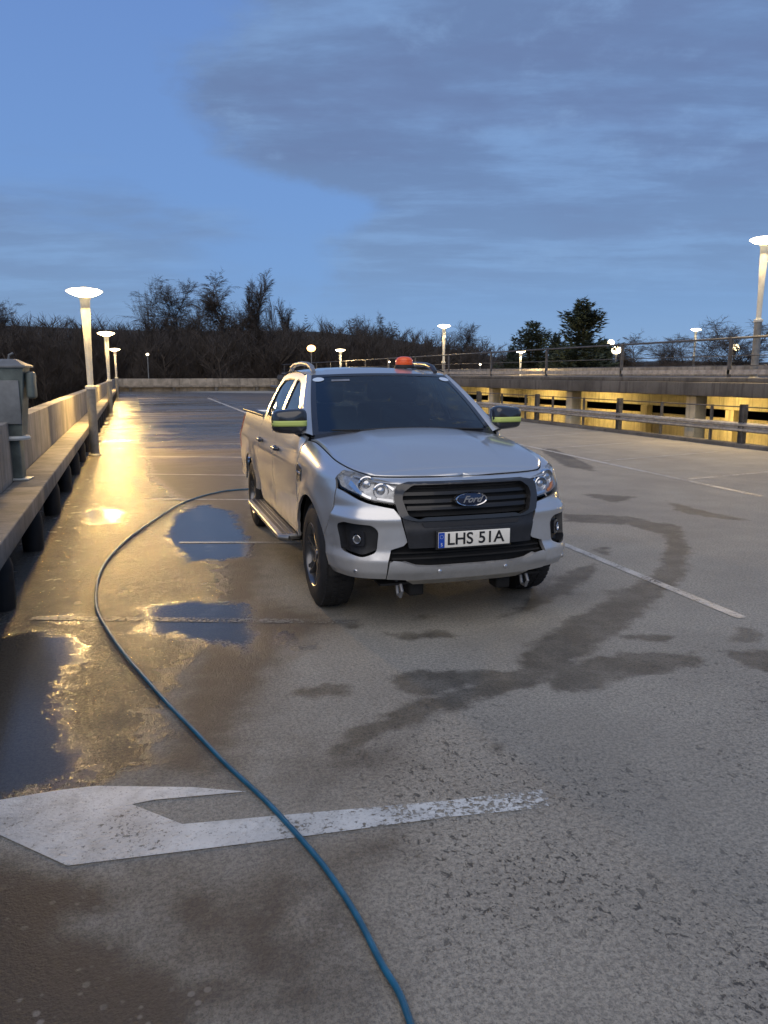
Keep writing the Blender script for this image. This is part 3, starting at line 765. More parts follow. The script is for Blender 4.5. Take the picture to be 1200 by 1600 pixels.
def inpoly(p, poly):
    c = False; n = len(poly)
    for i in range(n):
        a, b = poly[i], poly[i-1]
        if (a[1] > p[1]) != (b[1] > p[1]) and p[0] < (b[0]-a[0])*(p[1]-a[1])/(b[1]-a[1])+a[0]: c = not c
    return c
def resamp(poly, res):
    o = []
    for i in range(len(poly)):
        a, b = poly[i], poly[(i+1) % len(poly)]; L = math.hypot(b[0]-a[0], b[1]-a[1]); n = max(1, int(L/res+.5))
        for k in range(n): o.append((a[0]+(b[0]-a[0])*k/n, a[1]+(b[1]-a[1])*k/n))
    return o
def rounded(poly, r, n=4):
    o = []
    for i in range(len(poly)):
        p, a, b = Vector(poly[i]), Vector(poly[i-1]), Vector(poly[(i+1) % len(poly)])
        da, db = (a-p), (b-p); rr = min(r, da.length*.45, db.length*.45)
        A, B = p+da.normalized()*rr, p+db.normalized()*rr
        for k in range(n+1):
            t = k/n; q = A*(1-t)**2+p*2*t*(1-t)+B*t*t; o.append((q.x, q.y))
    return o
def dseg(p, loops):
    m = 1e9
    for L in loops:
        for i in range(len(L)):
            a, b = L[i-1], L[i]; ex, ey = b[0]-a[0], b[1]-a[1]; qx, qy = p[0]-a[0], p[1]-a[1]
            t = max(0, min(1, (qx*ex+qy*ey)/max(1e-12, ex*ex+ey*ey))); m = min(m, math.hypot(qx-t*ex, qy-t*ey))
    return m
def patch(outline, fn, holes=(), res=.03, flange=.02, closed=False, b=None, flip=False, edge_round=.0):
    """fill an outline in a surface's own coordinates, map it on the surface, turn its rim inwards"""
    loops = [resamp(outline, res)]+[resamp(h, res) for h in holes]
    vs = [Vector(p) for L in loops for p in L]; es = []; k = 0
    for L in loops:
        es += [(k+i, k+(i+1) % len(L)) for i in range(len(L))]; k += len(L)
    xs = [p[0] for p in loops[0]]; ys = [p[1] for p in loops[0]]
    x = min(xs)+res/2
    j = 0
    while x < max(xs):
        y = min(ys)+res*(.5 if j % 2 else .15)
        while y < max(ys):
            if inpoly((x, y), loops[0]) and not any(inpoly((x, y), h) for h in loops[1:]) and dseg((x, y), [[q for q in L] for L in loops]) > res*.55: vs.append(Vector((x, y)))
            y += res
        x += res*.9; j += 1
    r = delaunay_2d_cdt(vs, es, [], 0, 1e-7)
    V2, Fc = r[0], r[2]; fs = []
    for f in Fc:
        c = sum((V2[i] for i in f), Vector((0,0)))/len(f)
        if inpoly(c, loops[0]) and not any(inpoly(c, h) for h in loops[1:]): fs.append(tuple(f))
    def nor(p):
        e = 1e-3; a = fn(p[0]+e, p[1])-fn(p[0]-e, p[1]); c = fn(p[0], p[1]+e)-fn(p[0], p[1]-e)
        return a.cross(c).normalized()
    V3 = [fn(p.x, p.y) for p in V2]
    # orientation: outward means away from the truck's axis
    cnt = {}
    for f in fs:
        for i in range(len(f)):
            e = (f[i], f[(i+1) % len(f)]); cnt[e] = 1
    bnd = [e for e in cnt if (e[1], e[0]) not in cnt]
    b = b or MB(); base = len(b.v)
    b.add(V3, fs, True)
    if flange:
        bi = sorted({i for e in bnd for i in e}); mp = {}; nv = []
        for i in bi:
            n = nor(V2[i]); ref = V3[i]-Vector((0, 2.6, .7))
            if V3[i].y < .6: ref = V3[i]-Vector((0, 1.6, .7))
            if n.dot(ref) < 0: n = -n
            mp[i] = len(nv); nv.append(V3[i]-n*flange)
        b2 = len(b.v); b.v += [tuple(p) for p in nv]
        for e in bnd:
            b.f.append((base+e[1], base+e[0], b2+mp[e[0]], b2+mp[e[1]])); b.sm.append(True)
        if closed:
            for f in fs: pass
    return b
def sq(b, name, m, parent, **k): return b.build(name, m, parent, weld=True, **k)

def arc(cy, cz, r, a0, a1, n=22):
    return [(s_y(cy+r*math.cos(a0+(a1-a0)*i/n)), cz+r*math.sin(a0+(a1-a0)*i/n)) for i in range(n+1)]

def truck():
    T = empty('pickup_truck', (2.14, 4.60, 0), math.radians(-.8), label='silver double cab pickup truck parked on the wet deck, orange beacon on its roof', cat='pickup truck')
    P = M['paint']
    RA = .455
    a_lo = math.asin((.44-AX_Z)/RA)
    for sg in (-1, 1):
        S = lambda s, v, o=0.0: shell(s, v, sg, o)
        f0 = lambda s, v: S(s, v)
        # fender
        top = [(s_y(y), 1.2) for y in np.linspace(1.33, .30, 12)]
        fen = top+[(s_y(.33), 1.115), (s_y(.425), 1.11), (s_y(.435), 1.03), (s_y(.40), .960), (s_y(.395), .80)]
        a1 = PI-math.acos(min(1, (AX_F-.47)/RA)) if False else 2.62
        fen += arc(AX_F, AX_Z, RA, a1, a_lo)+[(s_y(1.36), .43), (s_y(1.375), .9), (s_y(1.36), 1.2)]
        sq(patch(fen, f0, res=.035), 'fender', P, T)
        # corner of the bumper
        p1 = arc(AX_F, AX_Z, RA, PI-.02, a1+.015, 10)
        bc = [(.455,.625),(.505,.80),(.545,.842),(s_x(.70),.872),(s_x(.81),.905),(s_y(.33),.945),(s_y(.388),.956),(s_y(.388),.80)]+p1[::-1]+[(s_y(.40),.375),(s_x(.72),.375),(.60,.372),(.585,.50),(.565,.575),(.48,.60)]
        fog = rounded([(.65,.70),(.70,.738),(s_x(.85),.748),(s_y(.33),.722),(s_y(.29),.62),(s_x(.86),.555),(s_x(.74),.522),(.665,.555)], .03)
        # raised rib above the fog pocket
        def fb(s, v):
            o = .012*math.exp(-((v-.775)/.030)**2)-.008*math.exp(-((v-.84)/.035)**2)
            return S(s, v, o)
        sq(patch(bc, fb, [fog], res=.017, flange=.03), 'front_bumper', P, T)
        b = patch(fog, lambda s, v: S(s, v, -.055), res=.04, flange=-.058)
        fp = sq(b, 'fog_pocket', M['black'], T)
        ctr = S(.83, .632, -.045); nrm = (S(.83,.63,.1)-S(.83,.63,0)).normalized()
        Rm = nrm.to_track_quat('Z', 'Y').to_matrix()
        b = MB().lathe([(.0,.0),(.024,.0),(.028,.008),(.031,.015),(.028,.018),(.024,.010),(0,.008)], n=24); b.v = [tuple(Rm @ Vector(p)+ctr) for p in b.v]
        b.build('fog_lamp', M['refl'], fp)
        b = patch(rounded([(.76,.585),(.76,.685),(.90,.685),(.90,.59)], .02), lambda s, v: S(s, v, -.035), [rounded([(.79,.60),(.79,.668),(.87,.668),(.87,.60)],.02)], res=.03, flange=.02)
        b.build('fog_bezel', M['gloss'], fp)
        # lamp unit
        hl = rounded([(.505,.985),(.525,.865),(s_x(.68),.888),(s_x(.79),.920),(s_y(.36),.962),(s_y(.43),1.03),(s_y(.42),1.10),(s_y(.28),1.105),(s_x(.80),1.085),(s_x(.65),1.035)], .02)
        hd = sq(patch(hl, lambda s, v: S(s, v, -.035), res=.03, flange=-.03), 'headlight', M['hlback'], T)
        for (s_, v_, r_) in ((s_x(.755), .992, .050), (s_x(.635), .953, .046)):
            c = S(s_, v_, -.040); n_ = (S(s_, v_, .1)-S(s_, v_, 0)); n_ = (n_.normalized()+Vector((0,-1.4,0))).normalized()
            Q = n_.to_track_quat('Z', 'Y').to_matrix()
            b = MB().lathe([(r_*1.15,-.01),(r_*1.15,.018),(r_*1.02,.022),(r_*.95,.004),(r_*.72,-.006),(r_*.70,.010)], n=28); b.v = [tuple(Q @ Vector(p)+c) for p in b.v]; b.build('reflector_ring', M['chrome'], hd)
            b = MB().lathe([(r_*.68,-.005)]+[(r_*.68*math.cos(a), .004+r_*.45*math.sin(a)) for a in np.linspace(0, PI/2, 8)], n=24); b.v = [tuple(Q @ Vector(p)+c) for p in b.v]; b.build('projector', M['badge'] if False else M['refl'], hd)
        b = patch([(.535,.972),(.545,.955),(s_x(.60),1.000),(s_x(.70),1.035),(s_x(.80),1.055),(s_x(.78),1.068),(s_x(.65),1.030)], lambda s, v: S(s, v, -.020), res=.03, flange=.01)
        b.build('light_strip', M['chrome'], hd)
        b = patch([(s_x(.70),.900),(s_x(.83),.945),(s_y(.31),.985),(s_y(.30),1.03),(s_y(.27),1.0),(s_x(.81),.955),(s_x(.70),.915)], lambda s, v: S(s, v, -.022), res=.03, flange=.01)
        b.build('side_reflector', M['amberdk'] if sg > 0 else M['chrome'], hd)
        b = patch([(.54,.880),(s_x(.66),.900),(s_x(.66),.912),(.545,.90)], lambda s, v: S(s, v, -.022), res=.03, flange=.01)
        b.build('lower_reflector', M['refl'], hd)
        hl2 = hl
        b = patch(hl2, lambda s, v: S(s, v, -.002), res=.03, flange=0); b.build('lens', M['lens'], hd)
        # doors and bed side
        def hole(poly): return [(s_y(y), z) for y, z in poly]
        fd = hole([(1.385,.43),(1.40,.9),(1.385,1.245),(2.55,1.245),(2.55,.43)])
        d1 = sq(patch(fd, f0, res=.05), 'front_door', P, T)
        rd = hole([(2.565,.43),(2.565,1.245),(3.53,1.245),(3.53,.62),(3.44,.50),(3.40,.43)])
        d2 = sq(patch(rd, f0, res=.05), 'rear_door', P, T)
        for dd, y in ((d1, 2.36), (d2, 3.32)):
            b = MB(); s_ = s_y(y); q = S(s_, 1.055, 0)
            b.tube([S(s_y(y-.10), 1.05, .005), S(s_y(y-.08), 1.053, .035), S(s_y(y+.06), 1.056, .037), S(s_y(y+.09), 1.056, .004)], [.015,.018,.018,.015], 10)
            b.build('handle', M['gloss'], dd)
        bd = hole([(3.545,.50),(3.545,1.245),(3.60,1.27),(5.02,1.275),(5.02,.50),(4.60,.47)])
        arch = arc(AX_R, AX_Z, RA, math.asin((.50-AX_Z)/RA), PI-math.asin((.50-AX_Z)/RA), 22)
        bd = hole([(5.02,1.275),(5.02,.50)])+arch+hole([(3.545,.50),(3.545,1.245),(3.60,1.272)])
        sq(patch(bd, f0, res=.05), 'bed_side', P, T)
        tl = hole([(5.03,.82),(5.03,1.22),(5.26,1.22),(5.28,.86)])
        sq(patch(tl, lambda s, v: S(s, v, .004), res=.05), 'tail_light', M['red'], T)
        rq = hole([(5.03,.50),(5.03,.81),(5.28,.85),(5.27,.50)])
        sq(patch(rq, f0, res=.05), 'rear_bumper_corner', P, T)
        # bed rail cap
        b = MB().bevbox(sg*.80-.055, sg*.80+.055, 3.58, 5.26, 1.265, 1.292, .01); b.build('bed_rail_cap', M['black'], T)
        # fender vent
        fv = rounded(hole([(1.20,.90),(1.18,1.00),(1.335,1.02),(1.345,.885)]), .02)
        v = sq(patch(fv, lambda s, v: S(s, v, .006), res=.03, flange=.015), 'fender_vent', M['gloss'], T)
        b = patch(hole([(1.215,.945),(1.21,.96),(1.325,.97),(1.33,.955)]), lambda s, v: S(s, v, .012), res=.03, flange=.008); b.build('vent_bar', M['chrome'], v)
        # inner arches
        for ay in (AX_F, AX_R):
            b = MB()
            b.grid(lambda u, w: (sg*(.40+.495*w), ay+ (RA+.015)*math.cos(-.1+u*(PI+.2)), AX_Z+(RA+.015)*math.sin(-.1+u*(PI+.2))), 24, 1)
            b.box(min(sg*.38, sg*.40), max(sg*.38, sg*.40), ay-.47, ay+.47, .3, .86)
            b.build('wheel_arch_liner', M['under'], T)
        # side step
        b = MB(); xs0, xs1 = sorted((sg*.88, sg*1.045))
        b.bevbox(xs0, xs1, 1.50, 3.42, .375, .415, .012)
        st = b.build('side_step', M['alu'], T)
        b = MB()
        for k in range(38):
            y = 1.56+k*.049
            for j in range(3): 
                xa = sg*(.905+j*.042); b.box(min(xa, xa+sg*.032), max(xa, xa+sg*.032), y, y+.034, .4155, .4175)
        b.build('tread_holes', M['black'], st)
        b = MB().tube([(sg*.98,1.47,.395),(sg*1.046,1.52,.395),(sg*1.05,1.7,.395),(sg*1.05,3.2,.395),(sg*1.046,3.40,.395),(sg*.98,3.45,.395)], .022, 10); b.build('step_edge', M['alu'], st)
        for y in (1.7, 2.5, 3.25): 
            xa = sorted((sg*.55, sg*.92)); MB().box(xa[0], xa[1], y-.03, y+.03, .33, .374).build('step_bracket', M['under'], st)
        # greenhouse side
        def Gs(y, z, o=0.0):
            t = z-1.25; x = .872-.34*t-.25*t*t-.02*sst(y, 3.0, 3.6)+o; return Vector((sg*x, y, z))
        top = [(2.10,1.655),(2.22,1.700),(2.45,1.727),(2.8,1.737),(3.15,1.722),(3.34,1.690)]
        out = [(1.43,1.246),(1.60,1.352),(1.85,1.506)]+top+[(3.44,1.52),(3.565,1.246)]
        w1 = rounded([(1.80,1.285),(1.86,1.425),(2.02,1.525),(2.22,1.632),(2.38,1.668),(2.50,1.672),(2.495,1.285)], .03)
        w2 = rounded([(2.60,1.285),(2.605,1.675),(2.85,1.680),(3.12,1.662),(3.27,1.60),(3.38,1.40),(3.40,1.285)], .04)
        sq(patch(out, Gs, [w1, w2], res=.04, flange=.03), 'cab_side', P, T)
        b = patch([(1.46,1.262),(1.80,1.47),(1.775,1.29),(1.78,1.262)], lambda y, z: Gs(y, z, .004), res=.05, flange=.01); b.build('mirror_sail', M['black'], T)
        for w_, nm in ((w1, 'front_side_window'), (w2, 'rear_side_window')):
            g = patch(w_, lambda y, z: Gs(y, z, -.014), res=.06, flange=0).build(nm, M['glass'], T)
            big = [(p[0], p[1]) for p in w_]
            cx_ = sum(p[0] for p in w_)/len(w_); cz_ = sum(p[1] for p in w_)/len(w_)
            sm = [(cx_+(p[0]-cx_)*.955, cz_+(p[1]-cz_)*.93) for p in w_]
            patch(w_, lambda y, z: Gs(y, z, -.006), [sm], res=.04, flange=.008).build('window_seal', M['black'], g)
        # A pillar strip between windscreen side and the cab side
        def wsd(t): return Vector((sg*(.785-.155*t-.01*math.sin(t*PI)*-1), 1.40+.74*t, 1.235+.47*t+.012*math.sin(t*PI)))
        PILL = [(1.43,1.246),(1.60,1.352),(1.85,1.506),(2.10,1.655),(2.22,1.700)]
        def pil(t):
            L = [0]; 
            for i in range(1, 5): L.append(L[-1]+math.hypot(PILL[i][0]-PILL[i-1][0], PILL[i][1]-PILL[i-1][1]))
            q = t*L[-1]; return Gs(float(np.interp(q, L, [p[0] for p in PILL])), float(np.interp(q, L, [p[1] for p in PILL])))
        def pf(u, t):
            a, c = wsd(t), pil(t); p = a.lerp(c, u); n = Vector((sg*.5, -.5, .6)).normalized(); return p+n*(.022*math.sin(u*PI))
        MB().grid(pf, 8, 20).build('a_pillar', P, T)
        # mirror
        mr = empty('mirror', (0,0,0)); mr.parent = T
        mc = Vector((sg*.955, 1.50, 1.345))
        b = MB(); NU, NV = 24, 12
        def ms(u, v):
            a = u*2*PI; ph = (v-.5)*PI
            ex = .42; cx_ = math.copysign(abs(math.cos(a))**ex, math.cos(a)); cz_ = math.copysign(abs(math.sin(a))**ex, math.sin(a))
            cp = math.cos(ph)**.35 if math.cos(ph) > 1e-6 else 0
            x = .140*cx_*cp; z = .100*cz_*cp*(1-.10*cx_); y = -.085*(1 if v < .5 else 0)*math.sin(-ph)**1.0 if v < .5 else .045*math.sin(ph)**.5
            return mc+Vector((sg*x, y+.015*(x/.140), z))
        b.grid(ms, NU, NV); b.build('mirror_housing', M['gloss'], mr)
        b = MB()
        def mstripe(u, w):
            a0 = -1.0+2*u; x = .141*math.copysign(abs(a0)**.85, a0)
            z = -.036+.044*w
            y = -.085*max(0, 1-abs(a0)**4.5)**.6-.006
            return mc+Vector((sg*x*1.003, y+.015*a0, z))
        b.grid(mstripe, 24, 3); o = b.build('hiviz_stripe', M['hiviz'], mr)
        o.modifiers.new('thickness', 'SOLIDIFY').thickness = .003
        MB().tube([mc+Vector((-sg*.06, 0, -.07)), mc+Vector((-sg*.10,.02,-.095)), Vector((sg*.845, 1.55, 1.245))], [.04,.035,.04], 12).build('mirror_arm', M['black'], mr)
        MB().bevbox(mc.x-.13, mc.x+.13, mc.y+.044, mc.y+.05, mc.z-.08, mc.z+.08, .002).build('mirror_glass', M['chrome'], mr)
        # roof rail
        b = MB(); rx = sg*.585
        b.tube([(rx,2.26,1.735),(rx,2.34,1.780),(rx*1.0,2.50,1.806),(rx,2.8,1.818),(rx,3.1,1.808),(rx,3.26,1.785),(rx,3.36,1.735)], [.020,.024,.022,.020,.022,.024,.02], 12)
        b.build('roof_rail', M['galv'] if sg < 0 else M['surr'], T)
        # wheels
        for ay, k in ((AX_F, 0), (AX_R, 1)):
            w = empty('wheel', (0,0,0)); w.parent = T
            xo = sg*.925; si = -sg       # outer face x, direction inwards
            TR = [(.235,.020),(.245,.006),(.30,.0),(.345,.012),(.372,.028),(.385,.045),(R_T,.075),(R_T,.19),(.385,.22),(.372,.237),(.345,.252),(.30,.262),(.235,.24)]
            b = MB().lathe([(r, xo+si*h) for r, h in TR], (0, ay, AX_Z), 'x', 64)
            b.v = [p for p in b.v]
            # tread blocks
            for i in range(54):
                a = 2*PI*i/54
                for j, (h0, h1) in enumerate(((.030,.075),(.082,.122),(.138,.178),(.185,.232))):
                    aa = a+(.03 if j % 2 else -.01); da = .038
                    r0, r1 = .374, (R_T+.006 if j in (1,2) else R_T-.002)
                    vs = []
                    for (r, hh) in ((r0, h0), (r0, h1), (r1, h1-.003), (r1, h0+.003)):
                        for q in (-da, da): vs.append((xo+si*hh, ay+r*math.cos(aa+q), AX_Z+r*math.sin(aa+q)))
                    b.add(vs, [(0,1,7,6),(2,3,5,4),(6,7,5,4),(0,2,4,6),(1,3,5,7)])
            b.build('tyre', M['tyre'], w)
            b = MB().lathe([(r, xo+si*h) for r, h in [(.237,.022),(.242,.012),(.236,.008),(.226,.020),(.220,.05),(.212,.16),(.23,.22)]], (0, ay, AX_Z), 'x', 48)
            b.build('rim', M['rim'], w)
            b = MB()
            for i in range(6):
                a = 2*PI*i/6+.3
                for dlt in (-.13, .13):
                    pts = []
                    for r, ww, h in ((.055,.030,.045),(.12,.022,.040),(.19,.018,.028),(.232,.026,.018)):
                        pts.append((r, a+dlt*(.5+r*2.2), ww, h))
                    vs = []
                    for (r, aa, ww, h) in pts:
                        for q, hh in ((-ww/r/2, h), (ww/r/2, h), (ww/r/2, h+.035), (-ww/r/2, h+.035)):
                            vs.append((xo+si*hh, ay+r*math.cos(aa+q), AX_Z+r*math.sin(aa+q)))
                    fs = []
                    for s_ in range(3):
                        for q in range(4): fs.append((s_*4+q, s_*4+(q+1) % 4, (s_+1)*4+(q+1) % 4, (s_+1)*4+q))
                    b.add(vs, fs)
            b.lathe([(r, xo+si*h) for r, h in [(0,.038),(.03,.036),(.036,.045),(.075,.050),(.080,.09)]], (0, ay, AX_Z), 'x', 24)
            b.build('spokes', M['rim'], w)
            b = MB().lathe([(r, xo+si*h) for r, h in [(0,.12),(.15,.12),(.155,.14),(0,.145)]], (0, ay, AX_Z), 'x', 32); b.build('brake_disc', M['galv'], w)
            b = MB().lathe([(r, xo+si*h) for r, h in [(0,.165),(.222,.165)]], (0, ay, AX_Z), 'x', 32); b.build('wheel_inner', M['under'], w)

    # hood: rows between the two fender tops
    s1 = s_y(1.325); ss_ = [s1*(j/40)**.8 for j in range(41)]
    b = MB(); NU = 44; rows = []
    for s_ in ss_:
        e = shell(s_, 1.2, 1, 0.0); row = []
        crown = .060*sst(e.y, .05, .9)+.012*sst(e.y, .14, .3)
        for i in range(NU+1):
            u = -1+2*i/NU; z = e.z+crown*(1-u*u)
            x = e.x*u*.992
            k = sst(e.y, .25, .6)*(1-sst(e.y, 1.15, 1.32)*.4)
            z += k*.012*(1-sst(abs(x), .40-.05*(1.3-e.y), .47-.05*(1.3-e.y)))
            row.append((x, e.y-.02*(1-u*u)*sst(e.y, .2, .4)*0, z+.001))
        rows.append(row)
    vs = [p for r in rows for p in r]; n = NU+1
    b.add(vs, [(j*n+i, j*n+i+1, (j+1)*n+i+1, (j+1)*n+i) for j in range(40) for i in range(NU)], True)
    h = b.build('hood', P, T, weld=True)
    h.modifiers.new('thickness', 'SOLIDIFY').thickness = -.012
    # nose strip above the grille, joining hood and bumper
    def FC(s, v, o=0.0): return shell(abs(s), v, 1 if s >= 0 else -1, o)
    nose = [(-.50,1.185),(.50,1.185),(.66,1.19),(s_y(.30),1.195),(s_y(.30),1.11),(s_x(.80),1.092),(s_x(.65),1.045),(.50,.998),(.435,1.058),(-.435,1.058),(-.50,.998),(-s_x(.65),1.045),(-s_x(.80),1.092),(-s_y(.30),1.11),(-s_y(.30),1.195),(-.66,1.19)]
    sq(patch(nose, FC, res=.03, flange=.01), 'nose_panel', P, T)
    # grille
    g = empty('grille', (0,0,0)); g.parent = T
    so = rounded([(-.44,1.052),(.44,1.052),(.530,.992),(.545,.91),(.505,.79),(.40,.762),(-.40,.762),(-.505,.79),(-.545,.91),(-.530,.992)], .03)
    si = rounded([(-.41,.995),(.41,.995),(.475,.950),(.485,.905),(.445,.80),(.37,.772),(.33,.788),(-.33,.788),(-.37,.772),(-.445,.80),(-.485,.905),(-.475,.950)], .02)
    def FS(s, v):
        return FC(s, v, .012+.014*sst(v, .93, .99)*(1-sst(v, 1.02, 1.055)))
    sq(patch(so, FS, [si], res=.025, flange=.05), 'grille_surround', M['surr'], g)
    sq(patch([(-.50,1.04),(.50,1.04),(.52,.78),(-.52,.78)], lambda s, v: FC(s, v, -.07), res=.05, flange=0), 'grille_back', M['under'], g)
    for v0, v1, w_ in ((.922,.944,.475),(.872,.894,.475),(.828,.843,.45)):
        sq(patch([(-w_,v0),(w_,v0),(w_,v1),(-w_,v1)], lambda s, v: FC(s, v, -.026+.010*math.sin(PI*(v-v0)/(v1-v0))), res=.02, flange=.03), 'grille_bar', M['bar'], g)
    # lower strip of the grille (dark) and plate panel
    def tr(z): return .515-(.80-z)*.28
    pn = rounded([(-.490,.785),(-.40,.758),(.40,.758),(.490,.785),(.452,.628),(.448,.585),(-.448,.585),(-.452,.628)], .012)
    def FP(s, v): return FC(s, v, .014*sst(v, .745, .70)+.004)
    sq(patch(pn, FP, res=.025, flange=.03), 'plate_panel', M['black'], T)
    sq(patch([(-.36,.752),(.36,.752),(.34,.722),(-.34,.722)], lambda s, v: FC(s, v, .016), res=.03, flange=.01), 'intake_strip', M['gloss'], T)
    # lower intake
    sq(patch([(-.60,.62),(.60,.62),(.60,.45),(-.60,.45)], lambda s, v: FC(s, v, -.08), res=.05, flange=0), 'lower_intake', M['under'], T)
    for v0 in (.505, .54):
        sq(patch([(-.56,v0),(.56,v0),(.56,v0+.010),(-.56,v0+.010)], lambda s, v: FC(s, v, -.035), res=.03, flange=.02), 'intake_bar', M['under'], T)
    lip = [(-.595,.372),(-.575,.495),(-.55,.510),(-.50,.505),(-.40,.468),(-.30,.458),(.30,.458),(.40,.468),(.50,.505),(.55,.510),(.575,.495),(.595,.372),(.45,.362),(-.45,.362)]
    sq(patch(lip, lambda s, v: FC(s, v, .010+.012*sst(v, .40, .46)), res=.025, flange=.04), 'bumper_lip', P, T)
    sq(patch([(-.46,.357),(.46,.357),(.40,.315),(-.40,.315)], lambda s, v: FC(s, v, .012), res=.03, flange=.03), 'skid_plate', M['skid'], T)
    for x in (-.24, .24, -.78, .78):
        c = FC(math.copysign(s_x(abs(x)), x), .425, .020 if abs(x) < .5 else .002); n_ = (FC(math.copysign(s_x(abs(x)), x), .425, .1)-c).normalized(); Q = n_.to_track_quat('Z', 'Y').to_matrix()
        b = MB().lathe([(.014,-.01),(.014,.003),(.011,.005),(0,.005)], n=16); b.v = [tuple(Q @ Vector(p)+c) for p in b.v]; b.build('parking_sensor', M['refl'], T)
    # plate
    z0, z1, yb = .587, .692, -.022
    pl = empty('number_plate', (0,0,0)); pl.parent = T
    MB().bevbox(-.272, .272, yb+.008, yb+.03, z0-.012, z1+.012, .004).build('plate_holder', M['black'], pl)
    MB().bevbox(-.26, .26, yb, yb+.007, z0, z1, .003).build('plate_face', M['plate'], pl)
    MB().box(-.2585, -.216, yb-.0012, yb+.002, z0+.002, z1-.002).build('blue_band', M['plateblue'], pl)
    Rx = Matrix.Rotation(PI/2, 4, 'X')
    zc_ = (z0+z1)/2
    text_obj('plate_letters', 'LHS', .110, M['ink'], Matrix.Translation((-.105, yb-.0015, zc_)) @ Rx, pl, .0008, width=.182)
    text_obj('plate_letters', '51A', .110, M['ink'], Matrix.Translation((.120, yb-.0015, zc_)) @ Rx, pl, .0008, width=.190)
    text_obj('country_letter', 'S', .032, M['white'], Matrix.Translation((-.237, yb-.0018, z0+.022)) @ Rx, pl, .0004)
    b = MB()
    for k in range(12):
        a = 2*PI*k/12; cx_, cz_ = -.237+.012*math.cos(a), z1-.03+.012*math.sin(a)
        b.lathe([(0,0),(.0018,0),(.0018,.001),(0,.001)], (cx_, yb-.0018, cz_), 'y', 6)
    b.build('ring_of_stars', M['white'], pl)
    MB().lathe([(0,-.0004),(.009,-.0004),(.009,.001),(0,.001)], (-.06+.07, yb-.001, z1-.028), 'y', 16).build('tax_sticker', M['plate'], pl)
    # emblem
    em = empty('emblem', (0,0,0)); em.parent = T
    ye = FC(0, .895, .03).y; ze = .893
    def oval(r, d0, d1, rr=None):
        b = MB(); vs = []
        for k in range(40):
            a = 2*PI*k/40; vs.append((r*math.cos(a), r*.40*math.sin(a)))
        return vs
    def ov(b, prof):
        n = 40; vs = []
        for r, h in prof:
            for k in range(n):
                a = 2*PI*k/n; vs.append((r*math.cos(a), ye+h, ze+r*.40*math.sin(a) if r > 0 else ze))
        return b.add(vs, [(i*n+k, i*n+(k+1) % n, (i+1)*n+(k+1) % n, (i+1)*n+k) for i in range(len(prof)-1) for k in range(n)], True)
    ov(MB(), [(.118,.03),(.118,.004),(.112,-.003),(.104,.0),(.102,.006)]).build('emblem_rim', M['chrome'], em)
    ov(MB(), [(.104,.004),(.07,-.002),(0,-.005)]).build('emblem_field', M['badge'], em)
    text_obj('emblem_script', 'Ford', .062, M['chrome'], Matrix.Translation((0, ye-.0055, ze)) @ Rx, em, .0012, shear=.45, width=.150)

    # windscreen
    def wsc(u, t):     # u -1..1
        x = (.785-.155*t+.01*math.sin(t*PI))*u
        y = 1.40+.74*t-(.13-.04*t)*(1-u*u); z = 1.235+.47*t+.012*math.sin(t*PI)+.018*t*(1-u*u)
        return Vector((x, y, z))
    wg = MB().grid(lambda a, c: wsc(-1+2*a, c), 30, 16).build('windscreen', M['wind'], T)
    b = MB()
    n_ = Vector((0,-.5,.85)).normalized()
    for a0, a1, c0, c1 in ((-1,1,.955,1),(-1,1,0,.05)): b.grid(lambda a, c: wsc(a0+(a1-a0)*a, c0+(c1-c0)*c)+n_*.003, 30, 2)
    for sg in (-1, 1): b.grid(lambda a, c: wsc(sg*(1-.06*a), c)+n_*.003, 3, 16)
    b.build('windscreen_band', M['gloss'], wg)
    for sg in (-1, 1):
        b = MB(); vs = [wsc(sg*.91+.075*math.cos(q), .905+.040*math.sin(q))+n_*.005 for q in np.linspace(0, 2*PI, 24, False)]
        b.add(vs, [tuple(range(24))]).build('oval_sticker', M['sticker'], wg)
    b = MB(); b.add([wsc(a, c)+n_*.004 for a, c in ((-.74,.86),(-.50,.86),(-.50,.895),(-.74,.895))], [(0,1,2,3)]).build('grey_tag', M['galv'], wg)
    # sensor box and inside mirror
    MB().bevbox(-.06,.10,2.02,2.14,1.60,1.70,.02).build('sensor_housing', M['interior'], wg)
    MB().bevbox(-.12,.14,1.98,2.01,1.54,1.60,.02).build('inside_mirror', M['interior'], wg)
    # cowl and wipers
    MB().grid(lambda a, c: ((-1+2*a)*.80*(1-.04*c), 1.30+.10*c-.10*c*(1-(1-2*a)**2)*.9, 1.196+.045*c+(1-(1-2*a)**2)*.052), 24, 4).build('cowl', M['black'], T)
    for x0, x1 in ((-.62,.02),(.10,.66)):
        b = MB(); b.tube([wsc(x1/.76, .012)+n_*.02, wsc((x0+x1)/2/.76, .028)+n_*.026, wsc(x0/.76, .045)+n_*.02], [.009,.008,.006], 8); b.build('wiper', M['rubber'], T)
    # roof
    def roof(u, t):
        y = 2.14+1.24*t-(.09)*(1-u*u)*(1-t)**2
        edge_x = .630+.035*sst(t, 0, .12)
        z_e = float(np.interp(y, [2.1,2.25,2.45,2.8,3.15,3.38], [1.700,1.716,1.735,1.747,1.730,1.692]))
        z = z_e+(.018+.020*sst(t, 0, .3))*(1-abs(u)**2.4)
        x = edge_x*u
        z -= .010*(1-sst(abs(abs(x)-.47), .0, .03))*sst(t,.1,.2)
        return Vector((x, y, z))
    MB().grid(lambda a, c: roof(-1+2*a, c), 40, 30).build('roof', P, T)
    # back of the cab
    b = MB(); b.grid(lambda a, c: (( -1+2*a)*(.64+.20*(1-c)), 3.38+.17*(1-c), 1.25+.445*c+.01*(1-(1-2*a)**2)), 12, 2)
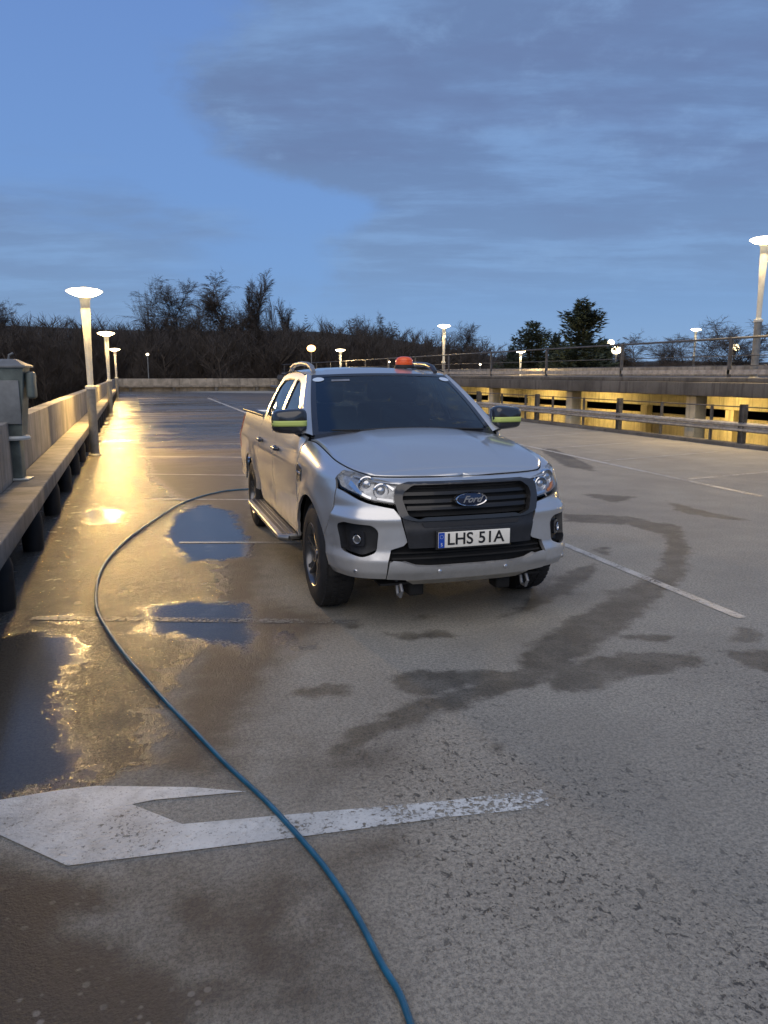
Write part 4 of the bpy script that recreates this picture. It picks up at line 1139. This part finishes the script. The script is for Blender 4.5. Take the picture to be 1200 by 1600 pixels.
    MB().grid(lambda a, c: ((-1+2*a)*(.66+.20*(1-c)), 3.385+.18*(1-c), .60+.70*c), 4, 1).build('cab_rear_panel', P, T)
    b = MB()
    def rw(a, c): return Vector(((-1+2*a)*(.665+.195*(1-c)), 3.38+.175*(1-c), 1.25+.445*c))
    for (a0,a1,c0,c1) in ((0,1,0,.14),(0,1,.88,1),(0,.1,.14,.88),(.9,1,.14,.88)):
        b.grid(lambda a, c: rw(a0+(a1-a0)*a, c0+(c1-c0)*c), 6, 3)
    b.build('cab_rear_frame', P, T)
    MB().grid(lambda a, c: rw(.1+.8*a, .14+.74*c)-Vector((0,.01,0)), 4, 2).build('rear_window', M['glass'], T)
    # bed floor, tailgate, rear bumper
    MB().box(-.80,.80,3.60,5.24,.72,.78).build('bed_floor', M['black'], T)
    MB().bevbox(-.80,.80,5.245,5.31,.74,1.27,.02).build('tailgate', P, T)
    MB().bevbox(-.88,.88,5.27,5.37,.48,.66,.03).build('rear_bumper', M['chrome'], T)
    # interior
    it = empty('cabin_interior', (0,0,0)); it.parent = T
    MB().grid(lambda a, c: ((-1+2*a)*.80, 1.38+.42*c-.08*(1-(1-2*a)**2)*(1-c), 1.215+.02*math.sin(c*PI)-.10*max(0,c-.7)), 12, 8).build('dashboard', M['interior'], it)
    MB().box(-.82,.82,1.45,3.4,.50,.56).box(-.84,-.82,1.45,3.4,.5,1.24).box(.82,.84,1.45,3.4,.5,1.24).box(-.82,.82,1.46,1.50,.5,1.20).build('cabin_floor', M['interior'], it)
    for sx_ in (-.37, .37):
        for y in (2.25, 3.10):
            s_ = empty('seat', (0,0,0)) if False else None
            b = MB().bevbox(sx_-.25, sx_+.25, y-.28, y+.22, .75, .92, .05).bevbox(sx_-.25, sx_+.25, y+.16, y+.28, .88, 1.42, .05, Matrix.Rotation(math.radians(-10),3,'X'))
            b.build('seat', M['interior'], it)
            MB().bevbox(sx_-.13, sx_+.13, y+.24, y+.32, 1.45, 1.63, .04).build('headrest', M['interior'], it)
    b = MB(); tor = []
    for k in range(25):
        a = 2*PI*k/24; tor.append(Vector((.37+.185*math.cos(a), 1.88+.07*math.sin(a), 1.17+.17*math.sin(a))))
    b.tube(tor, .015, 8, cap=False).box(.22,.52,1.88,1.90,1.15,1.18); b.build('steering_wheel', M['interior'], it)
    # underbody
    MB().box(-.60,.60,.35,5.2,.36,.52).box(-.86,.86,1.40,3.50,.42,.52).build('chassis', M['under'], T)
    MB().box(-.50,.50,.16,.22,.34,.44).build('front_crossmember', M['under'], T)
    MB().tube([(-.75,AX_R,AX_Z),(-.2,AX_R,AX_Z),(0,AX_R,AX_Z),(.2,AX_R,AX_Z),(.75,AX_R,AX_Z)], [.05,.06,.14,.06,.05], 16).build('rear_axle', M['under'], T)
    for sg in (-1, 1):
        MB().tube([(sg*.30,AX_F-.05,.33),(sg*.55,AX_F-.02,.26),(sg*.78,AX_F,.27)], [.045,.04,.05], 12).tube([(sg*.30,AX_F+.25,.33),(sg*.78,AX_F,.27)], .03, 10).build('control_arm', M['under'], T)
        MB().bevbox(sg*.33-.055, sg*.33+.055, .20, .34, .205, .34, .02).build('under_bracket', M['under'], T)
        MB().tube([(sg*.47,.13,.32),(sg*.47,.10,.28),(sg*.47,.13,.235),(sg*.47,.19,.235),(sg*.47,.22,.32)], .012, 8).build('tow_hook', M['galv'], T)
        MB().tube([(sg*.50,AX_F,.30),(sg*.45,AX_F,.75)], [.05,.05], 12).build('shock_absorber', M['under'], T)
    MB().box(-.60,.60,.17,.60,.305,.32).build('bash_plate', M['under'], T)
    return T
TRUCK = truck()

# beacon on the roof
def beacon():
    p = TRUCK.matrix_basis @ Vector((.39, 2.60, 1.772))
    r = empty('warning_beacon', p, label='orange warning beacon with a black foot sitting on the truck roof', cat='beacon')
    MB().lathe([(0,0),(.098,0),(.100,.012),(.090,.032),(0,.034)], n=28).build('foot', M['rubber'], r)
    b = MB().lathe([(0,.033),(.082,.034),(.085,.05),(.081,.082),(.066,.102),(.035,.112),(0,.114)], n=32)
    b.build('amber_dome', M['amber'], r)
    b = MB()
    for z in (.045,.059,.073): b.lathe([(.083,z),(.0875,z+.003),(.0865,z+.006),(.082,z+.009)], n=32)
    b.build('dome_ribs', M['amber'], r)
    MB().tube([(.08,.0,.012),(.16,-.03,.006),(.26,.0,.004),(.38,.06,-.01),(.46,.10,-.035)], .006, 8).build('cable', M['rubber'], r)
    p2 = TRUCK.matrix_basis @ Vector((.515, 2.72, 1.762))
    r2 = empty('roof_antenna', p2, label='small black antenna fin beside the orange beacon on the truck roof', cat='antenna')
    MB().add([(-.03,-.07,0),(.03,-.07,0),(.03,.08,0),(-.03,.08,0),(-.008,.02,.062),(.008,.02,.062),(.006,.075,.058),(-.006,.075,.058)],
        [(3,2,1,0),(0,1,5,4),(1,2,6,5),(2,3,7,6),(3,0,4,7),(4,5,6,7)]).build('fin', M['gloss'], r2)
beacon()

# ------------------------------------------------------------------ trees
def bare_tree(seed, H, spread=.5, dens=1.0, levels=4, up=.5, thick=1.0, droop=.04):
    """returns (trunk, crown) builders; trunk base at the origin"""
    rnd = random.Random(seed); tk, cr = MB(), MB()
    def seg(b, p, q, r0, r1, n=3):
        d = (q-p); 
        if d.length < 1e-4: return
        d.normalize(); a = Vector((0,0,1)) if abs(d.z) < .9 else Vector((1,0,0))
        u = d.cross(a).normalized(); w = d.cross(u)
        vs = [p+(u*math.cos(2*PI*k/n)+w*math.sin(2*PI*k/n))*r0 for k in range(n)]+[q+(u*math.cos(2*PI*k/n)+w*math.sin(2*PI*k/n))*r1 for k in range(n)]
        b.add(vs, [(k, (k+1) % n, (k+1) % n+n, k+n) for k in range(n)])
    def branch(p, d, L, r, lv):
        n = 5 if lv == 0 else (3 if lv < 4 else (2 if lv == 4 else 1))
        step = L/n; q = p.copy(); pts = [q.copy()]
        for i in range(n):
            d = (d+Vector((rnd.gauss(0,.13), rnd.gauss(0,.13), rnd.gauss(.04 if lv < 3 else droop, .08)))*(1 if lv else .35)).normalized()
            nx = q+d*step; r1 = r*(1-.75*(i+1)/n); r0 = r*(1-.75*i/n)
            seg(tk if lv == 0 else cr, q, nx, r0, r1, 6 if lv == 0 else 3)
            q = nx; pts.append(q.copy())
        if lv >= levels: return
        nb = int((11, 7, 6, 5, 2.4)[lv]*dens+.5)
        for k in range(nb):
            t = (.28 if lv == 0 else .15)+(.72 if lv == 0 else .85)*(k+rnd.random())/nb
            i = min(n-1, int(t*n)); bp = pts[i].lerp(pts[i+1], t*n-i)
            a = rnd.uniform(0, 2*PI); s = Vector((math.cos(a), math.sin(a), 0))
            nd = (d*up+s*spread*rnd.uniform(.7,1.2)+Vector((0,0,.25*up))).normalized()
            LL = L*(.50 if lv == 0 else .55)*rnd.uniform(.6,1.1)*(1.15-.6*t if lv == 0 else 1)
            branch(bp, nd, LL, max(.010*thick, r*(.42 if lv == 0 else .45)), lv+1)
    branch(Vector((0,0,0)), Vector((0,0,1)), H, H*.014*thick, 0)
    return tk, cr
def conifer(seed, H, R, base=.15):
    rnd = random.Random(seed); tk, cr = MB(), MB()
    tk.tube([(0,0,0),(.1,0,H*.5),(0,.05,H*.97)], [H*.018,H*.012,.02], 7)
    z = H*base
    while z < H*.985:
        t = (z/H-base)/(1-base); Rr = R*(1-t)**.75*rnd.uniform(.55,1.1)+.15; nb = 6 if t < .9 else 4; a0 = rnd.random()*6
        for k in range(nb):
            if rnd.random() < .12: continue
            a = a0+2*PI*k/nb+rnd.gauss(0,.2); L = Rr*rnd.uniform(.6,1.15); d = Vector((math.cos(a), math.sin(a), -.12+.45*t)); sd = Vector((-math.sin(a), math.cos(a), 0))
            p = Vector((0,0,z)); e = p+d*L
            cr.tube([p, e], [.03,.01], 3, cap=False)
            n = max(5, int(L*16))
            for i in range(n):
                w = (i+.7)/n; c = p.lerp(e, w)+Vector((0,0,-.10*math.sin(w*PI)*L))
                for j in range(5):
                    s = rnd.uniform(-1,1); q = c+sd*s*L*.32*(1-w*.7)+Vector((0,0,rnd.gauss(-.04,.12))); l = rnd.uniform(.16,.34)
                    dr = (d*rnd.uniform(.4,1)+sd*s+Vector((0,0,rnd.uniform(-.3,.5)))).normalized(); n2 = dr.cross(Vector((rnd.gauss(0,1),rnd.gauss(0,1),1))).normalized()
                    cr.add([q-n2*.05, q+dr*l, q+n2*.06], [(0,1,2)])
        z += H*.030*rnd.uniform(.7,1.3)
    return tk, cr
def thing_tree(name, tc, mt, mc, loc, rz, sc, **k):
    r = empty(name, loc, rz, **k); r.scale = (sc[0], sc[0], sc[1])
    a = tc[0].build('trunk', mt, r); b = tc[1].build('crown', mc, r); return r
protos = []
GR = 'bare trees rising above the dark wood'
spec = [ # px, top py, distance, width factor, proto, label
 (365, 424, 112, 1.15, 0, 'tallest bare tree of the wood, with a dense fan of twigs, left of the truck'),
 (400, 430, 112, .8, 1, 'slim upright bare tree standing right beside the tallest one'),
 (288, 440, 118, 1.15, 2, 'round bare tree midway between the left lamps and the tallest tree'),
 (238, 460, 122, .5, 3, 'faint narrow bare tree left of the round bare tree'),
 (455, 470, 122, .6, 1, 'leaning bare tree just right of the slim upright one'),
 (558, 492, 130, .7, 2, 'small bare tree above the wood between the two lamps over the truck roof'),
 (600, 488, 130, .9, 0, 'wide bare tree above the wood over the orange beacon'),
 (735, 503, 120, .9, 2, 'bare tree just right of the lamp behind the truck'),
 (8, 478, 125, .8, 2, 'bare tree crown at the left edge above the cabinet'),
 (1005, 517, 75, 1.5, 0, 'broad bare tree right of the tall conifer'),
 (1045, 524, 78, 1.4, 2, 'low bare tree behind the upper fence, left of the mushroom lamp'),
 (1172, 500, 52, 1.5, 2, 'bare tree behind the large mushroom lamp post at the right edge'),
 (320, 470, 116, .6, 3, 'thin bare tree between the round one and the tallest one'),
 (425, 462, 118, .5, 3, 'thin bare tree in the gap right of the slim upright one'),
 (500, 494, 130, .5, 3, 'short thin bare tree over the left end of the truck roof'),
]
TP = [bare_tree(11, 10, .55, 1.4, 5, .85, .85, -.30), bare_tree(5, 10, .34, 1.4, 5, 1.0, .85, -.25), bare_tree(23, 10, .62, 1.3, 5, .75, .8, -.2), bare_tree(31, 10, .4, 1.1, 4, .9, .8, -.1)]
proto_o = {}
for i, (px, py, D, wf, k, lab) in enumerate(spec):
    x, y = AZ(px, D); zt = CAM_H+(584-py)/1200*D; zb = -5.5
    if k not in proto_o:
        TPk = TP[k]; r = empty('bare_tree', (0,0,0)); TPk[0].build('trunk', M['bark'], r); TPk[1].build('crown', M['twig'] if k != 3 else M['twig2'], r)
        zs = [p[2] for p in TPk[1].v]; proto_o[k] = (r, max(zs)); o = r
    else: o = copy_tree(proto_o[k][0])
    h = (zt-zb)/proto_o[k][1]; o.location = (x, y, zb); o.rotation_euler = (0,0,i*1.3); o.scale = (h*wf, h*wf, h)
    tag(o, lab, 'tree', GR)
GC = 'dark conifers right of the truck'
c1 = conifer(3, 10, 3.6, .10)
x, y = AZ(908, 66)
H = CAM_H+(584-472)/1200*66+5
t = thing_tree('conifer_tree', c1, M['bark'], M['needle'], (x, y, -5), 0, (H/10*1.25, H/10), label='tall pointed dark conifer right of the truck', cat='tree', group=GC)
c2 = conifer(8, 10, 4.6, .08)
x, y = AZ(832, 72); H = CAM_H+(584-500)/1200*72+5
thing_tree('conifer_tree', c2, M['bark'], M['needle'], (x, y, -5), 2, (H/10*1.15, H/10*.97), label='lower bushy dark conifer left of the tall pointed one', cat='tree', group=GC)
for px, py, D, w, lab in ((868, 520, 74, .7, 'small conifer squeezed between the two larger ones'), (800, 538, 84, .6, 'short conifer at the left end of the conifer group'), (940, 530, 72, .9, 'low conifer at the right foot of the tall pointed one')):
    o = copy_tree(t); x, y = AZ(px, D); H = CAM_H+(584-py)/1200*D+5; o.location = (x, y, -5); o.rotation_euler = (0,0,px); o.scale = (H/10*w, H/10*w, H/10); tag(o, lab, 'tree', GC)
# the far wood: one mass
def wood():
    rnd = random.Random(4); VS, FS = [], []; off = 0
    pro = []
    for s, sp in ((41,.5),(42,.45),(43,.6),(44,.35)):
        a, b = bare_tree(s, 10, sp+.2, 1.25, 3, .75, 1.6); v = np.array(a.v+b.v); v[:,2] *= 9.6/v[:,2].max(); n = len(a.v); f = [f for f in a.f]+[tuple(i+n for i in q) for q in b.f]
        f = [q for q in f if len(q) == 4]; pro.append((v, np.array(f)))
    conif = conifer(77, 10, 1.6, .2); v = np.array(conif[1].v); v[:,2] *= 9.6/v[:,2].max(); f3 = np.array([q+(q[-1],) if len(q) == 3 else q for q in conif[1].f]); pro.append((v, f3))
    xs = [-420,0,100,250,480,560,640,700,760,800,860,950,1100,1250,1500]; ys = [490,498,500,502,500,502,512,520,528,540,556,560,562,560,555]
    vf = []
    for row, (D0, n) in enumerate(((96, 90), (108, 110), (122, 110), (138, 110))):
        for i in range(n):
            px = -420+1900*(i+rnd.random())/n; D = D0+rnd.uniform(-5,5); x, y = AZ(px, D)
            py = np.interp(px, xs, ys)+rnd.gauss(0, 3)+(3-row)*5; zt = CAM_H+(584-py)/1200*D; zb = -6
            k = rnd.choice((0,1,2,3,0,1,2,3,4)) if px > 420 else rnd.choice((0,1,2,3,4,1,2))
            if k == 4: zt += .7
            v, f = pro[k]; h = (zt-zb)/9.6; a = rnd.uniform(0, 6.28); w = h*rnd.uniform(.6,.95); ca, sa = math.cos(a)*w, math.sin(a)*w
            VS.append(np.stack([v[:,0]*ca-v[:,1]*sa+x, v[:,0]*sa+v[:,1]*ca+y, v[:,2]*h+zb], 1)); FS.append(f+off); off += len(v)
    V = np.concatenate(VS); Fq = np.concatenate(FS)
    me = bpy.data.meshes.new('far_wood'); me.vertices.add(len(V)); me.vertices.foreach_set('co', V.ravel())
    me.loops.add(Fq.size); me.loops.foreach_set('vertex_index', Fq.ravel()); me.polygons.add(len(Fq)); me.polygons.foreach_set('loop_start', np.arange(0, Fq.size, 4))
    me.update(calc_edges=True); me.validate(); me.materials.append(M['twig'])
    o = bpy.data.objects.new('far_wood', me); COL.objects.link(o); tag(o, 'dark leafless wood stretching across behind the parking deck', 'wood', None, 'stuff')
    print('wood faces', len(Fq))
wood()
